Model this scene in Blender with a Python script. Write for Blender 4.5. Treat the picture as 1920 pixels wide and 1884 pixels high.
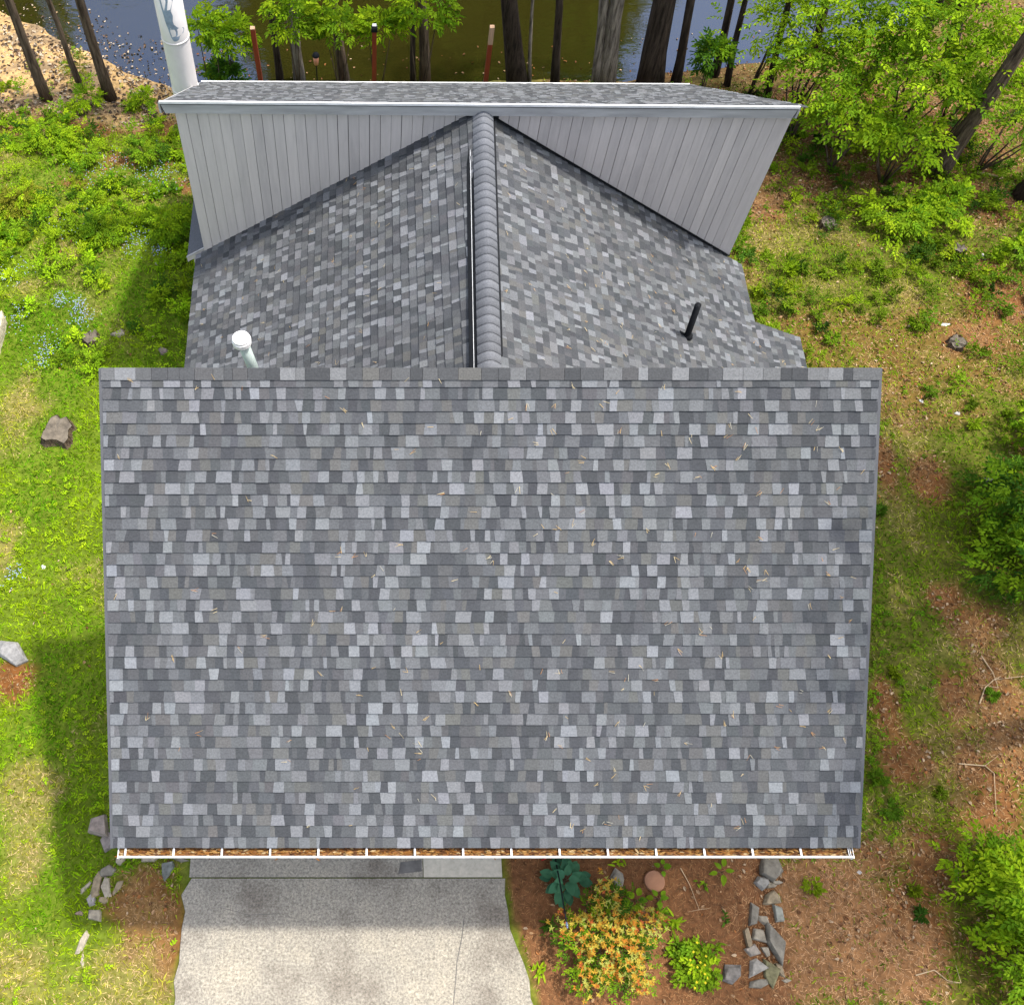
import bpy, bmesh, math, random
import numpy as np
from mathutils import Vector

scene = bpy.context.scene
for o in list(bpy.data.objects):
    bpy.data.objects.remove(o)
COL = scene.collection

# ------------------------------------------------------------------ camera
CAM = np.array([-1.458, -7.076, 17.0]); TH = .4748; FPX = 1868.0; PX, PY = 696.0, 974.0
cd = bpy.data.cameras.new('camera'); cam = bpy.data.objects.new('camera', cd); COL.objects.link(cam)
cam.location = CAM; cam.rotation_euler = (TH, 0, 0)
cd.sensor_fit = 'HORIZONTAL'; cd.sensor_width = 36; cd.lens = FPX / 1920 * 36
cd.shift_x = (960 - PX) / 1920; cd.shift_y = (PY - 942) / 1920
cd.clip_end = 1000; cd.clip_start = .1
scene.camera = cam

# ------------------------------------------------------------------ sky, sun, exposure
SUN = Vector((.40, .125, 1.0)).normalized()
w = bpy.data.worlds.new('World'); scene.world = w; w.use_nodes = True
nt = w.node_tree; nt.nodes.clear()
sky = nt.nodes.new('ShaderNodeTexSky'); sky.sky_type = 'NISHITA'; sky.sun_disc = False
sky.sun_elevation = math.asin(SUN.z); sky.sun_rotation = math.atan2(SUN.x, SUN.y)
sky.air_density = 1.0; sky.dust_density = 3.0; sky.ozone_density = 1.0
bg = nt.nodes.new('ShaderNodeBackground'); bg.inputs['Strength'].default_value = .15
wo = nt.nodes.new('ShaderNodeOutputWorld')
hs = nt.nodes.new('ShaderNodeHueSaturation'); hs.inputs['Saturation'].default_value = .62   # bright hazy spring sky
nt.links.new(sky.outputs[0], hs.inputs['Color']); nt.links.new(hs.outputs[0], bg.inputs[0]); nt.links.new(bg.outputs[0], wo.inputs[0])
sd = bpy.data.lights.new('sun', 'SUN'); sd.energy = 2.1; sd.angle = math.radians(2.2); sd.color = (1, .955, .87)
so = bpy.data.objects.new('sun', sd); COL.objects.link(so); so.location = (20, 6, 40)
so.rotation_euler = SUN.to_track_quat('Z', 'Y').to_euler()
scene.view_settings.view_transform = 'Standard'; scene.view_settings.look = 'None'
scene.view_settings.exposure = 1.38; scene.view_settings.gamma = 1
scene.render.engine = 'CYCLES'

# ------------------------------------------------------------------ helpers
RM = np.array([[1, 0, 0], [0, math.cos(TH), -math.sin(TH)], [0, math.sin(TH), math.cos(TH)]])
def ray(px, py): return RM @ np.array([(px - PX) / FPX, -(py - PY) / FPX, -1.0])
def atZ(px, py, z): r = ray(px, py); return CAM + r * (z - CAM[2]) / r[2]
def atY(px, py, y): r = ray(px, py); return CAM + r * (y - CAM[1]) / r[1]
def depth(P): return float(-(RM.T @ (np.array(P) - CAM))[2])
def sstep(a, b, x): t = np.clip((x - a) / (b - a), 0, 1); return t * t * (3 - 2 * t)

_lat = np.random.default_rng(5).random((8, 256, 256))
def vnoise(x, y, s, k=0):
    L = _lat[k % 8]; x = np.asarray(x, float) * s + 31.7 * k; y = np.asarray(y, float) * s + 17.3 * k
    xi = np.floor(x).astype(int); yi = np.floor(y).astype(int); fx = x - xi; fy = y - yi
    fx = fx * fx * (3 - 2 * fx); fy = fy * fy * (3 - 2 * fy)
    g = lambda a, b: L[a % 256, b % 256]
    return (g(xi, yi) * (1 - fx) + g(xi + 1, yi) * fx) * (1 - fy) + (g(xi, yi + 1) * (1 - fx) + g(xi + 1, yi + 1) * fx) * fy
def fnoise(x, y, s, k=0): return .55 * vnoise(x, y, s, k) + .3 * vnoise(x, y, s * 2.1, k + 1) + .15 * vnoise(x, y, s * 4.3, k + 2)

WATER = -1.2
SHX = [-60, -30, -11.8, -9.5, -8, -6.5, 0, 6, 9.5, 13, 17, 30, 60]
SHY = [30, 24, 18.3, 16.9, 15.7, 15.0, 15.2, 15.4, 16.1, 17.6, 19, 22, 26]
def terrain(X, Y):
    X = np.asarray(X, float); Y = np.asarray(Y, float)
    Ys = np.interp(X, SHX, SHY) + .5 * (fnoise(X, Y, .9, 2) - .5)
    t = np.clip((Y - 6.5) / (Ys - 6.5), 0, 1)
    z = -1.2 * t ** 1.35
    z = z - np.clip((Y - Ys) * .28, 0, 3.0)
    far = sstep(37, 46, Y); z = z * (1 - far) + far * 3.5
    z = z + .10 * (fnoise(X, Y, .45, 3) - .5) * sstep(4.9, 6.5, np.abs(X - .2)) * sstep(60, 30, np.abs(X)) 
    return z
def G(px, py):
    z = 0.0
    for _ in range(12):
        P = atZ(px, py, z); z = float(terrain(P[0], P[1]))
    P[2] = z
    return P

def mesh(name, V, F, mat=None, parent=None, col=None, smooth=False):
    """F: list of (m,k) int arrays; builds one mesh object"""
    V = np.asarray(V, np.float32)
    if isinstance(F, np.ndarray) and F.ndim == 2: F = [F]
    elif isinstance(F, list) and len(F) and not isinstance(F[0], np.ndarray):
        by = {}
        for q in F: by.setdefault(len(q), []).append(q)
        F = [np.array(v, np.int32) for v in by.values()]
    me = bpy.data.meshes.new(name)
    me.vertices.add(len(V)); me.vertices.foreach_set('co', V.ravel())
    idx = np.concatenate([f.ravel() for f in F]).astype(np.int32)
    tot = np.concatenate([np.full(len(f), f.shape[1]) for f in F]).astype(np.int32)
    st = np.concatenate([[0], np.cumsum(tot)[:-1]]).astype(np.int32)
    me.loops.add(len(idx)); me.loops.foreach_set('vertex_index', idx)
    me.polygons.add(len(tot)); me.polygons.foreach_set('loop_start', st); me.polygons.foreach_set('loop_total', tot)
    me.polygons.foreach_set('use_smooth', np.full(len(tot), bool(smooth)))
    if col is not None:
        col = np.asarray(col, np.float32)
        if col.ndim == 1: col = np.tile(col, (len(V), 1))
        c4 = np.ones((len(V), 4), np.float32); c4[:, :3] = col[:, :3]
        a = me.color_attributes.new('Col', 'FLOAT_COLOR', 'POINT'); a.data.foreach_set('color', c4.ravel())
    me.update(calc_edges=True)
    if mat: me.materials.append(mat)
    o = bpy.data.objects.new(name, me); COL.objects.link(o)
    if parent is not None: o.parent = parent
    return o
def tag(o, label=None, cat=None, group=None, kind=None):
    if label: o['label'] = label
    if cat: o['category'] = cat
    if group: o['group'] = group
    if kind: o['kind'] = kind
    return o
def empty(name, loc=(0, 0, 0)):
    o = bpy.data.objects.new(name, None); COL.objects.link(o); o.location = [float(c) for c in loc]; o.empty_display_size = .2
    return o

class MB:
    def __init__(s): s.v = []; s.f = []; s.c = []
    def add(s, V, F, c=None):
        b = len(s.v); s.v += [tuple(map(float, p)) for p in V]; s.f += [tuple(int(i) + b for i in q) for q in F]
        if c is not None: s.c += [tuple(c)] * len(V)
    def box(s, x0, x1, y0, y1, z0, z1, c=None):
        V = [(x, y, z) for z in (z0, z1) for y in (y0, y1) for x in (x0, x1)]
        s.add(V, [(0, 2, 3, 1), (4, 5, 7, 6), (0, 1, 5, 4), (2, 6, 7, 3), (0, 4, 6, 2), (1, 3, 7, 5)], c)
    def prism(s, poly, d, c=None):
        """poly: 3D points (ccw seen from +d), extruded by vector d"""
        n = len(poly); V = [np.array(p, float) for p in poly]; V2 = [p + np.array(d, float) for p in V]
        s.add(V + V2, [tuple(range(n))[::-1], tuple(range(n, 2 * n))] + [(i, (i + 1) % n, n + (i + 1) % n, n + i) for i in range(n)], c)
    def tube(s, pts, rad, n=10, rng=None, jit=0, cap=True, c=None):
        pts = [np.array(p, float) for p in pts]; b = []
        for i, p in enumerate(pts):
            t = pts[min(i + 1, len(pts) - 1)] - pts[max(i - 1, 0)]; t /= np.linalg.norm(t)
            a = np.cross(t, (0, 1, 0)) if abs(t[1]) < .9 else np.cross(t, (1, 0, 0)); a /= np.linalg.norm(a); e = np.cross(t, a)
            r = rad[i] if hasattr(rad, '__len__') else rad
            for k in range(n):
                q = r * (1 + (rng.normal() * jit if rng is not None else 0)); an = 2 * math.pi * k / n
                b.append(p + a * q * math.cos(an) + e * q * math.sin(an))
        F = [(i * n + k, i * n + (k + 1) % n, (i + 1) * n + (k + 1) % n, (i + 1) * n + k) for i in range(len(pts) - 1) for k in range(n)]
        if cap: F += [tuple(range(n))[::-1], tuple(range((len(pts) - 1) * n, len(pts) * n))]
        s.add(b, F, c)
    def build(s, name, mat, parent=None, smooth=False):
        return mesh(name, s.v, s.f, mat, parent, s.c if s.c else None, smooth)

# ------------------------------------------------------------------ materials
def material(name):
    m = bpy.data.materials.new(name); m.use_nodes = True; n = m.node_tree
    return m, n, n.nodes['Principled BSDF'], n.nodes, n.links
def noise_node(N, L, scale, detail=3, rough=.6, coord='Object', mapscale=None):
    tc = N.new('ShaderNodeTexCoord'); no = N.new('ShaderNodeTexNoise')
    no.inputs['Scale'].default_value = scale; no.inputs['Detail'].default_value = detail; no.inputs['Roughness'].default_value = rough
    src = tc.outputs[coord]
    if mapscale:
        mp = N.new('ShaderNodeMapping'); mp.inputs['Scale'].default_value = mapscale; L.new(src, mp.inputs[0]); src = mp.outputs[0]
    L.new(src, no.inputs['Vector']); return no
def ramp(N, L, src, stops):
    r = N.new('ShaderNodeValToRGB'); e = r.color_ramp.elements
    while len(e) < len(stops): e.new(.5)
    for i, (p, c) in enumerate(stops):
        e[i].position = p; e[i].color = (*c, 1) if len(c) == 3 else c
    L.new(src, r.inputs[0]); return r
def mix(N, L, a, b, fac, mode='MIX'):
    m = N.new('ShaderNodeMix'); m.data_type = 'RGBA'; m.blend_type = mode
    for sk, v in ((m.inputs[0], fac), (m.inputs[6], a), (m.inputs[7], b)):
        if hasattr(v, 'is_linked') or hasattr(v, 'links'): L.new(v, sk)
        elif isinstance(v, (int, float)): sk.default_value = v
        else: sk.default_value = (*v, 1)
    return m.outputs[2]
def bump(N, L, bs, h, strength, dist):
    b = N.new('ShaderNodeBump'); b.inputs['Strength'].default_value = strength; b.inputs['Distance'].default_value = dist
    L.new(h, b.inputs['Height']); L.new(b.outputs[0], bs.inputs['Normal'])
def plain(name, c, rough=.7, var=.15, scale=6, metal=0, detail=4, bmp=0, bdist=.01, spec=.3, mapscale=None):
    m, n, bs, N, L = material(name)
    no = noise_node(N, L, scale, detail, mapscale=mapscale)
    lo = tuple(x * (1 - var) for x in c); hi = tuple(min(1, x * (1 + var)) for x in c)
    r = ramp(N, L, no.outputs['Fac'], [(.3, lo), (.7, hi)]); L.new(r.outputs[0], bs.inputs['Base Color'])
    bs.inputs['Roughness'].default_value = rough; bs.inputs['Metallic'].default_value = metal
    bs.inputs['Specular IOR Level'].default_value = spec
    if bmp: bump(N, L, bs, no.outputs['Fac'], bmp, bdist)
    return m
def colattr(name, rough=.9, spec=.15, var=.2, scale=40, bmp=.0, bdist=.004, trans=0, detail=3):
    m, n, bs, N, L = material(name)
    at = N.new('ShaderNodeAttribute'); at.attribute_name = 'Col'
    no = noise_node(N, L, scale, detail)
    r = ramp(N, L, no.outputs['Fac'], [(.25, (1 - var,) * 3), (.75, (1 + var,) * 3)])
    c = mix(N, L, at.outputs['Color'], r.outputs[0], 1.0, 'MULTIPLY')
    L.new(c, bs.inputs['Base Color']); bs.inputs['Roughness'].default_value = rough; bs.inputs['Specular IOR Level'].default_value = spec
    if bmp: bump(N, L, bs, no.outputs['Fac'], bmp, bdist)
    if trans:
        tr = N.new('ShaderNodeBsdfTranslucent'); L.new(c, tr.inputs[0])
        mx = N.new('ShaderNodeMixShader'); mx.inputs[0].default_value = trans
        out = N.get('Material Output')
        L.new(bs.outputs[0], mx.inputs[1]); L.new(tr.outputs[0], mx.inputs[2]); L.new(mx.outputs[0], out.inputs[0])
    return m

M = {}
M['shingle'] = colattr('asphalt_shingle', .95, .2, .30, 48, .5, .004, detail=6)
M['leaf'] = colattr('leaf', .7, .12, .12, 9, trans=.38)
M['grass'] = colattr('grass_blade', .8, .06, .15, 3, trans=.35)
M['litter'] = colattr('dry_leaf', .85, .1, .2, 30)
M['needle'] = colattr('pine_needle', .7, .2, .15, 30)
M['stone'] = colattr('stone', .95, .1, .5, 9, .8, .03, detail=9)
M['siding'] = plain('grey_siding', (.575, .525, .505), .75, .06, 2.2, bmp=.15, bdist=.003, mapscale=(9, 9, .6))
M['fascia'] = plain('weathered_fascia', (.38, .375, .375), .75, .22, 1.5, mapscale=(.8, 3, 6))
M['white'] = plain('white_aluminium', (.72, .715, .71), .45, .13, 5, spec=.5)
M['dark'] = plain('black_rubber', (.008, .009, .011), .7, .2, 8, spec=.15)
M['deck'] = plain('roof_underlay', (.06, .062, .068), .95, .15, 8)
M['edge'] = plain('drip_edge_metal', (.075, .077, .085), .8, .1, 5)
M['vent'] = plain('green_white_plastic', (.42, .50, .47), .45, .1, 5)
M['rear'] = plain('plain_wall', (.36, .35, .35), .8, .1, 3)

nt_ = M['siding'].node_tree; N_, L_ = nt_.nodes, nt_.links; bs_ = N_['Principled BSDF']; src_ = bs_.inputs['Base Color'].links[0].from_socket
oi = N_.new('ShaderNodeObjectInfo'); rr2 = ramp(N_, L_, oi.outputs['Random'], [(0, (.90, .90, .905)), (1, (1.05, 1.045, 1.04))])
st = noise_node(N_, L_, 1.3, 5, .7, mapscale=(2, 2, .5)); rs = ramp(N_, L_, st.outputs['Fac'], [(.30, (.88, .88, .885)), (.46, (1, 1, 1))])
L_.new(mix(N_, L_, mix(N_, L_, src_, rr2.outputs[0], 1.0, 'MULTIPLY'), rs.outputs[0], 1.0, 'MULTIPLY'), bs_.inputs['Base Color'])
# bark
def bark(name, c1, c2, sc=5):
    m, n, bs, N, L = material(name)
    no = noise_node(N, L, sc, 6, .7, mapscale=(3.2, 3.2, .35))
    r = ramp(N, L, no.outputs['Fac'], [(.36, c1), (.62, c2)]); L.new(r.outputs[0], bs.inputs['Base Color'])
    bs.inputs['Roughness'].default_value = .95; bs.inputs['Specular IOR Level'].default_value = .1
    bump(N, L, bs, no.outputs['Fac'], 1.0, .05); return m
M['bark_dark'] = bark('dark_bark', (.018, .013, .010), (.075, .055, .042))
M['bark_grey'] = bark('grey_bark', (.06, .048, .038), (.33, .28, .23))
M['bark_mid'] = bark('brown_bark', (.035, .024, .017), (.16, .115, .08))
M['twig'] = plain('twig_bark', (.16, .11, .07), .9, .3, 10)
M['dry_twig'] = plain('dry_twig', (.42, .31, .19), .9, .25, 10)

# ================================================================== GROUND
def blob(X, Y, px, py, rx, ry):
    P = G(px, py); D = depth(P); s = FPX / D
    nad = math.atan2(P[1] - CAM[1], CAM[2] - P[2]); ky = 1 / max(.35, math.cos(nad))
    d = np.sqrt(((X - P[0]) / (rx / s)) ** 2 + ((Y - P[1]) / (ry / s * ky)) ** 2)
    return d
SOIL = [(1770, 1120, 40, 40), (1820, 1440, 50, 60), (1660, 880, 25, 60), (1740, 900, 40, 50), (60, 205, 80, 18), (170, 240, 90, 20), (330, 240, 40, 20), (30, 245, 50, 14), (300, 300, 50, 20), (350, 350, 25, 25), (150, 345, 40, 12), (1560, 250, 110, 50), (1530, 330, 90, 40), (1700, 330, 90, 30), (1420, 380, 60, 40), (1860, 380, 70, 50), (1480, 190, 90, 25), (1800, 230, 120, 60), (1610, 180, 90, 50), (1870, 560, 110, 80), (1790, 650, 55, 60), (1840, 640, 90, 60), (1440, 310, 80, 50), (1480, 250, 90, 40), (1600, 330, 90, 30), (1830, 1180, 60, 60),
        (1885, 1330, 75, 170), (1860, 1500, 70, 90), (1780, 1300, 40, 60), (280, 245, 90, 26), (240, 300, 60, 20), (1530, 1720, 150, 150), (1680, 1740, 110, 110), (1640, 1600, 60, 40),
        (1750, 1620, 70, 60), (265, 1690, 80, 85), (320, 1740, 30, 90), (20, 1270, 40, 45), (110, 215, 70, 20), (1660, 1320, 30, 60), (1700, 1430, 60, 40), (1820, 300, 110, 40), (1690, 240, 110, 40)]
STRAW = [(1700, 800, 50, 80), (1690, 560, 50, 60), (1760, 740, 50, 40), (1425, 455, 45, 38), (1530, 430, 50, 22), (100, 470, 65, 30), (110, 400, 60, 20), (45, 1620, 55, 130), (60, 1815, 110, 50), (230, 1800, 80, 55),
         (40, 760, 40, 60), (10, 1030, 30, 60), (1700, 980, 40, 60), (1690, 1120, 25, 60), (1510, 1680, 110, 110), (1550, 1790, 150, 60), (250, 1660, 45, 40), (270, 1720, 60, 40), (60, 1480, 60, 40), (250, 1850, 90, 50),
         (1790, 410, 50, 26), (40, 540, 45, 25), (190, 330, 40, 16), (20, 1870, 200, 40)]
def bed(X, Y):  # mulched bed between driveway and stone row, along the garage front
    e = .10 * (fnoise(X, Y, 2.2, 4) - .5)
    return sstep(-.06, .06, X - (.72 + np.clip((-5.0 - Y) * .22, 0, .5)) + e) * sstep(.1, -.1, X - 5.05 + e) * sstep(.1, -.1, Y + 4.1)
def masks(X, Y):
    X = np.asarray(X, float); Y = np.asarray(Y, float)
    n1 = fnoise(X, Y, .8, 0); n2 = fnoise(X, Y, 2.6, 3); jig = (n1 - .5) * .9 + (n2 - .5) * .8
    soil = np.zeros_like(X); straw = np.zeros_like(X)
    for b in SOIL: soil = np.maximum(soil, 1 - sstep(.4, 1.3, blob(X, Y, *b) + jig * 1.0))
    for b in STRAW: straw = np.maximum(straw, .66 * (1 - sstep(.2, 1.35, blob(X, Y, *b) + jig * 1.8)))
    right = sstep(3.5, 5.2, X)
    pat = sstep(.52, .70, fnoise(X, Y, .55, 5)); soil = np.maximum(soil, right * pat * .5 * sstep(-7, 3, 6 - np.abs(Y - 1)))
    straw = straw * (1 - .45 * right)
    straw = np.maximum(straw, sstep(.55, .74, fnoise(X, Y, .7, 6)) * (.25 + .1 * right))
    duff = np.zeros_like(X)
    for b in ((1545, 1735, 175, 170), (1670, 1810, 110, 90)): duff = np.maximum(duff, 1 - sstep(.6, 1.15, blob(X, Y, *b) + jig * .7))
    Ys = np.interp(X, SHX, SHY)
    shore = sstep(-3.4, -.8, Y - Ys + (n1 - .5) * 3) * np.where(X > -5.5, 1, .55)
    back = sstep(7.5, 11.5, Y + (n1 - .5) * 3) * .6 * sstep(-2, 5, X) + sstep(8, 13, Y + (n2 - .5) * 4) * .35
    sand = sstep(13.0, 13.9, Y + (n1 - .5) * 1.2 + (n2 - .5) * .8) * sstep(-5.9, -7.0, X)
    b = bed(X, Y); mulch = b
    litter = np.clip(np.maximum(shore, back) + .5 * soil * sstep(4, 8, X), 0, 1)
    ns = sstep(.06, .3, fnoise(X, Y, 1.7, 7) - .35)
    litter = litter * (.55 + .45 * ns)
    green = np.clip(1 - np.maximum.reduce([duff * .88, soil * .92, straw * .75, shore * .85, mulch, sand, back * .35]), 0, 1)
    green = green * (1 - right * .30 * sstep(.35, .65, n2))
    under = (X > -4.5) & (X < 4.5) & (Y > -4.5) & (Y < 10.5)
    green = np.where(under, 0, green)
    drive = (X > -4.55) & (X < .75 + np.clip((-5.0 - Y) * .22, 0, .5)) & (Y < -4.0)
    green = np.where(drive, 0, green)
    return dict(duff=duff, soil=soil, straw=straw, litter=litter, sand=sand, mulch=mulch, green=green, right=right, drive=drive, under=under)

def axis(a, b, st, far, g=1.35):
    x = list(np.arange(a, b + 1e-6, st)); d = st; lo = [];  p = a
    while p > -far: d *= g; p -= d; lo.append(p)
    d = st; p = b; hi = []
    while p < far: d *= g; p += d; hi.append(p)
    return np.array(lo[::-1] + x + hi)
gx = axis(-15, 19, .11, 300); gy = axis(-9, 20.5, .11, 300)
XX, YY = np.meshgrid(gx, gy); ZZ = terrain(XX, YY)
mk = masks(XX.ravel(), YY.ravel())
nxx, nyy = len(gx), len(gy)
ii = (np.arange(nyy - 1)[:, None] * nxx + np.arange(nxx - 1)[None, :]).ravel()
gf = np.stack([ii, ii + 1, ii + nxx + 1, ii + nxx], 1)
def lerp(a, b, t): return a * (1 - t[:, None]) + np.array(b)[None, :] * t[:, None]
xr, yr = XX.ravel(), YY.ravel()
gn = fnoise(xr, yr, 1.3, 1)
gc = np.tile(np.array([.09, .13, .010]), (len(xr), 1)) * (.75 + .5 * gn[:, None])
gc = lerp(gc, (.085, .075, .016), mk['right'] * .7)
gc = lerp(gc, (.140, .056, .016), np.clip(mk['soil'] * 1.05, 0, 1))
gc = lerp(gc, (.24, .165, .065), mk['straw'] * .65)
gc = lerp(gc, (.155, .085, .042), mk['litter'] * .75)
gc = lerp(gc, (.22, .110, .046), mk['duff']); gc = lerp(gc, (.155, .07, .030), mk['mulch'])
gc = lerp(gc, (.40, .26, .115), mk['sand']); gc = lerp(gc, (.17, .125, .08), mk['sand'] * sstep(.45, .62, fnoise(xr, yr, 1.6, 3)) * .8)
gm = colattr('earth', .97, .1, .5, 9, .7, .04, detail=10)
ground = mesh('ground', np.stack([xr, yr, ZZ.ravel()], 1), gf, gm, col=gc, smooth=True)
tag(ground, kind='structure')

# water
m, n, bs, N, L = material('lake_water')
bs.inputs['Base Color'].default_value = (.020, .018, .003, 1); bs.inputs['Roughness'].default_value = .04
bs.inputs['IOR'].default_value = 2.1; bs.inputs['Specular Tint'].default_value = (.36, .52, .92, 1); bs.inputs['Specular IOR Level'].default_value = .6
no = noise_node(N, L, 1.6, 4, .55, mapscale=(1, 1.8, 1)); bump(N, L, bs, no.outputs['Fac'], .10, .04)
M['water'] = m
wv = [(-250, 10, WATER), (250, 10, WATER), (250, 47, WATER), (-250, 47, WATER)]
tag(mesh('lake', wv, [(0, 1, 2, 3)], m), kind='structure')

# driveway
m, n, bs, N, L = material('exposed_aggregate')
n1 = noise_node(N, L, 26, 5, .8); n2 = noise_node(N, L, .9, 5, .65)
vo = N.new('ShaderNodeTexVoronoi'); vo.inputs['Scale'].default_value = 45; tc = N.new('ShaderNodeTexCoord'); L.new(tc.outputs['Object'], vo.inputs['Vector'])
r1 = ramp(N, L, n1.outputs['Fac'], [(.34, (.14, .126, .105)), (.5, (.285, .258, .215)), (.66, (.43, .392, .33))])
r2 = ramp(N, L, n2.outputs['Fac'], [(.32, (.55, .52, .50)), (.5, (.9, .9, .88)), (.68, (1.12, 1.1, 1.03))])
c = mix(N, L, r1.outputs[0], r2.outputs[0], 1.0, 'MULTIPLY')
r3 = ramp(N, L, vo.outputs['Color'], [(.1, (.72, .72, .72)), (.9, (1.15, 1.15, 1.15))])
c = mix(N, L, c, r3.outputs[0], .5, 'MULTIPLY')
L.new(c, bs.inputs['Base Color']); bs.inputs['Roughness'].default_value = .9; bump(N, L, bs, n1.outputs['Fac'], .5, .01); M['aggregate'] = m
m, n, bs, N, L = material('stained_concrete')
n1 = noise_node(N, L, 1.1, 6, .7); n2 = noise_node(N, L, 30, 3)
r1 = ramp(N, L, n1.outputs['Fac'], [(.40, (.10, .088, .072)), (.50, (.22, .195, .155)), (.60, (.36, .325, .26))])
r2 = ramp(N, L, n2.outputs['Fac'], [(.3, (.8, .8, .8)), (.7, (1.1, 1.1, 1.1))])
L.new(mix(N, L, r1.outputs[0], r2.outputs[0], 1.0, 'MULTIPLY'), bs.inputs['Base Color']); bs.inputs['Roughness'].default_value = .9; M['concrete'] = m
M['concrete_clean'] = plain('pale_concrete', (.46, .42, .34), .9, .15, 14)
M['stain'] = plain('dark_patch', (.115, .108, .10), .95, .35, 5)
jr = np.random.default_rng(3)
lys = np.arange(-4.87, -20, -.25)
left = [(-4.42 - .02 * (i * .25) + .03 * jr.normal(), y) for i, y in enumerate(lys)]
right = [(.70 + max(0, (-5.35 - y) * .26 if y > -7 else .43) + .02 * jr.normal(), y) for y in lys]
V = []; F = []
for i, (a, b) in enumerate(zip(left, right)):
    V += [(a[0] - .03, a[1], -.08), (a[0], a[1], .035), (b[0], b[1], .035), (b[0] + .03, b[1], -.08)]
    if i:
        k = 4 * i
        F += [(k - 4, k, k + 1, k - 3), (k - 3, k + 1, k + 2, k - 2), (k - 2, k + 2, k + 3, k - 1)]
F += [(0, 1, 2, 3)]
drive = mesh('driveway', V, [q[::-1] for q in F], M['aggregate']); tag(drive, kind='structure')
b = MB(); b.box(-4.40, -.62, -4.85, -3.6, -.08, .038); b.build('apron_slab', M['aggregate'], drive)
b = MB(); b.box(-.61, .66, -4.85, -3.6, -.08, .040); b.build('apron_slab', M['concrete_clean'], drive)
b = MB(); b.prism([(-1.02, -4.80, .039), (-.64, -4.76, .039), (-.64, -4.58, .039), (-.98, -4.62, .039)], (0, 0, .004)); b.build('dark_patch', M['stain'], drive)

for pts in ([(.02, -5.45), (-.03, -5.75), (-.12, -6.1), (-.17, -6.5), (-.28, -7.2), (-.33, -8.0)], [(-3.9, -5.3), (-3.4, -5.42), (-2.9, -5.40), (-2.5, -5.52)]):
    V = []; F = []
    for i, (x_, y_) in enumerate(pts): V += [(x_ - .006, y_ + .004, .0385), (x_ + .006, y_ - .004, .0385)]
    F = [(2 * i, 2 * i + 1, 2 * i + 3, 2 * i + 2) for i in range(len(pts) - 1)]
    mesh('crack', V, F, M['stain'], drive)
# ================================================================== HOUSE
house = empty('house', (0, 0, 0))
tag(house, 'grey shingled house with two shed roofs and a gabled roof between them', 'house')
RZ = 7.2; EY, EZ = -5.0, 4.027; HW = 4.675; XC = -.027
srng = np.random.default_rng(11)
TONES = np.array([[.070, .073, .078], [.092, .095, .100], [.126, .129, .133], [.130, .128, .122], [.102, .102, .105], [.200, .204, .211], [.230, .236, .246], [.160, .163, .168]])
TPROB = np.array([.18, .18, .19, .06, .06, .15, .05, .13])
EXPO = .1429
pieces = []        # every shingle of the house: (roof key, verts, colour, projected area)
SF = [(0, 1, 2, 3), (0, 4, 5, 1), (1, 5, 6, 2), (3, 7, 4, 0), (3, 2, 6, 7)]
def shingles(key, O, u, v, nrm, su0, su1, rows, t0=0.0, bounds=None, wide=(.07, .30), tone_shift=1.0):
    O, u, v, nrm = (np.array(a, float) for a in (O, u, v, nrm))
    for r in range(rows):
        ta = t0 + r * EXPO; tb = ta + EXPO + .03
        a, bnd = (su0, su1) if bounds is None else bounds(ta)
        if bnd - a < .1: continue
        s = a; sl = 0.0; yj = srng.normal() * .0015
        prev = -1
        while s < bnd - 1e-4:
            wdt = srng.choice([srng.uniform(.04, .07), srng.uniform(.085, .135), srng.uniform(.13, .20)], p=[.22, .48, .30])
            e = min(bnd, s + wdt)
            if bnd - e < .035: e = bnd
            sr = 0.0 if e >= bnd else srng.normal() * .0065
            k = srng.choice(len(TONES), p=TPROB)
            if prev >= 5 and k >= 5 and srng.random() < .7: k = srng.integers(0, 3)
            if k == prev: k = int(srng.integers(0, 5))
            prev = k
            colr = TONES[k] * srng.uniform(.92, 1.08) * tone_shift * np.array([.655, .667, .685]) * (1 + .012 * np.array([srng.normal(), srng.normal() * .6, srng.normal()]))
            h = .026 if k >= 5 else srng.choice([.019, .022])
            bl = ta + yj + srng.normal() * .0012
            P = [(s + sl, bl, h), (e + sr, bl, h), (e - sr, tb, .0022), (s - sl, tb, .0022), (s + sl, bl, -.004), (e + sr, bl, -.004), (e - sr, tb, -.004), (s - sl, tb, -.004)]
            V = np.array([O + u * p[0] + v * p[1] + nrm * p[2] for p in P])
            cen = V[:4].mean(0); vw = CAM - cen; d = np.linalg.norm(vw)
            pieces.append((key, V, colr, (e - s) * EXPO * max(0, float(nrm @ vw) / d) / d ** 2))
            s = e; sl = sr
def deck(name, c4, th, mat, parent):
    c4 = [np.array(p, float) for p in c4]; nn = np.cross(c4[1] - c4[0], c4[3] - c4[0]); nn /= np.linalg.norm(nn)
    b = MB(); b.prism([p - nn * th for p in c4], nn * (th - .003)); return b.build(name, mat, parent)

# --- front shed roof
sl = np.array([0, -EY, RZ - EZ]); SL = np.linalg.norm(sl); vF = sl / SL; uF = np.array([1., 0, 0]); nF = np.cross(uF, vF)
O = np.array([XC - HW, EY, EZ])
front = deck('front_roof', [O, O + uF * 2 * HW, O + uF * 2 * HW + vF * SL, O + vF * SL], .22, M['deck'], house)
rowsF = int((SL - .12) / EXPO) + 1
shingles('front', O, uF, vF, nF, .015, 2 * HW - .015, rowsF, -.02)
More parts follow.
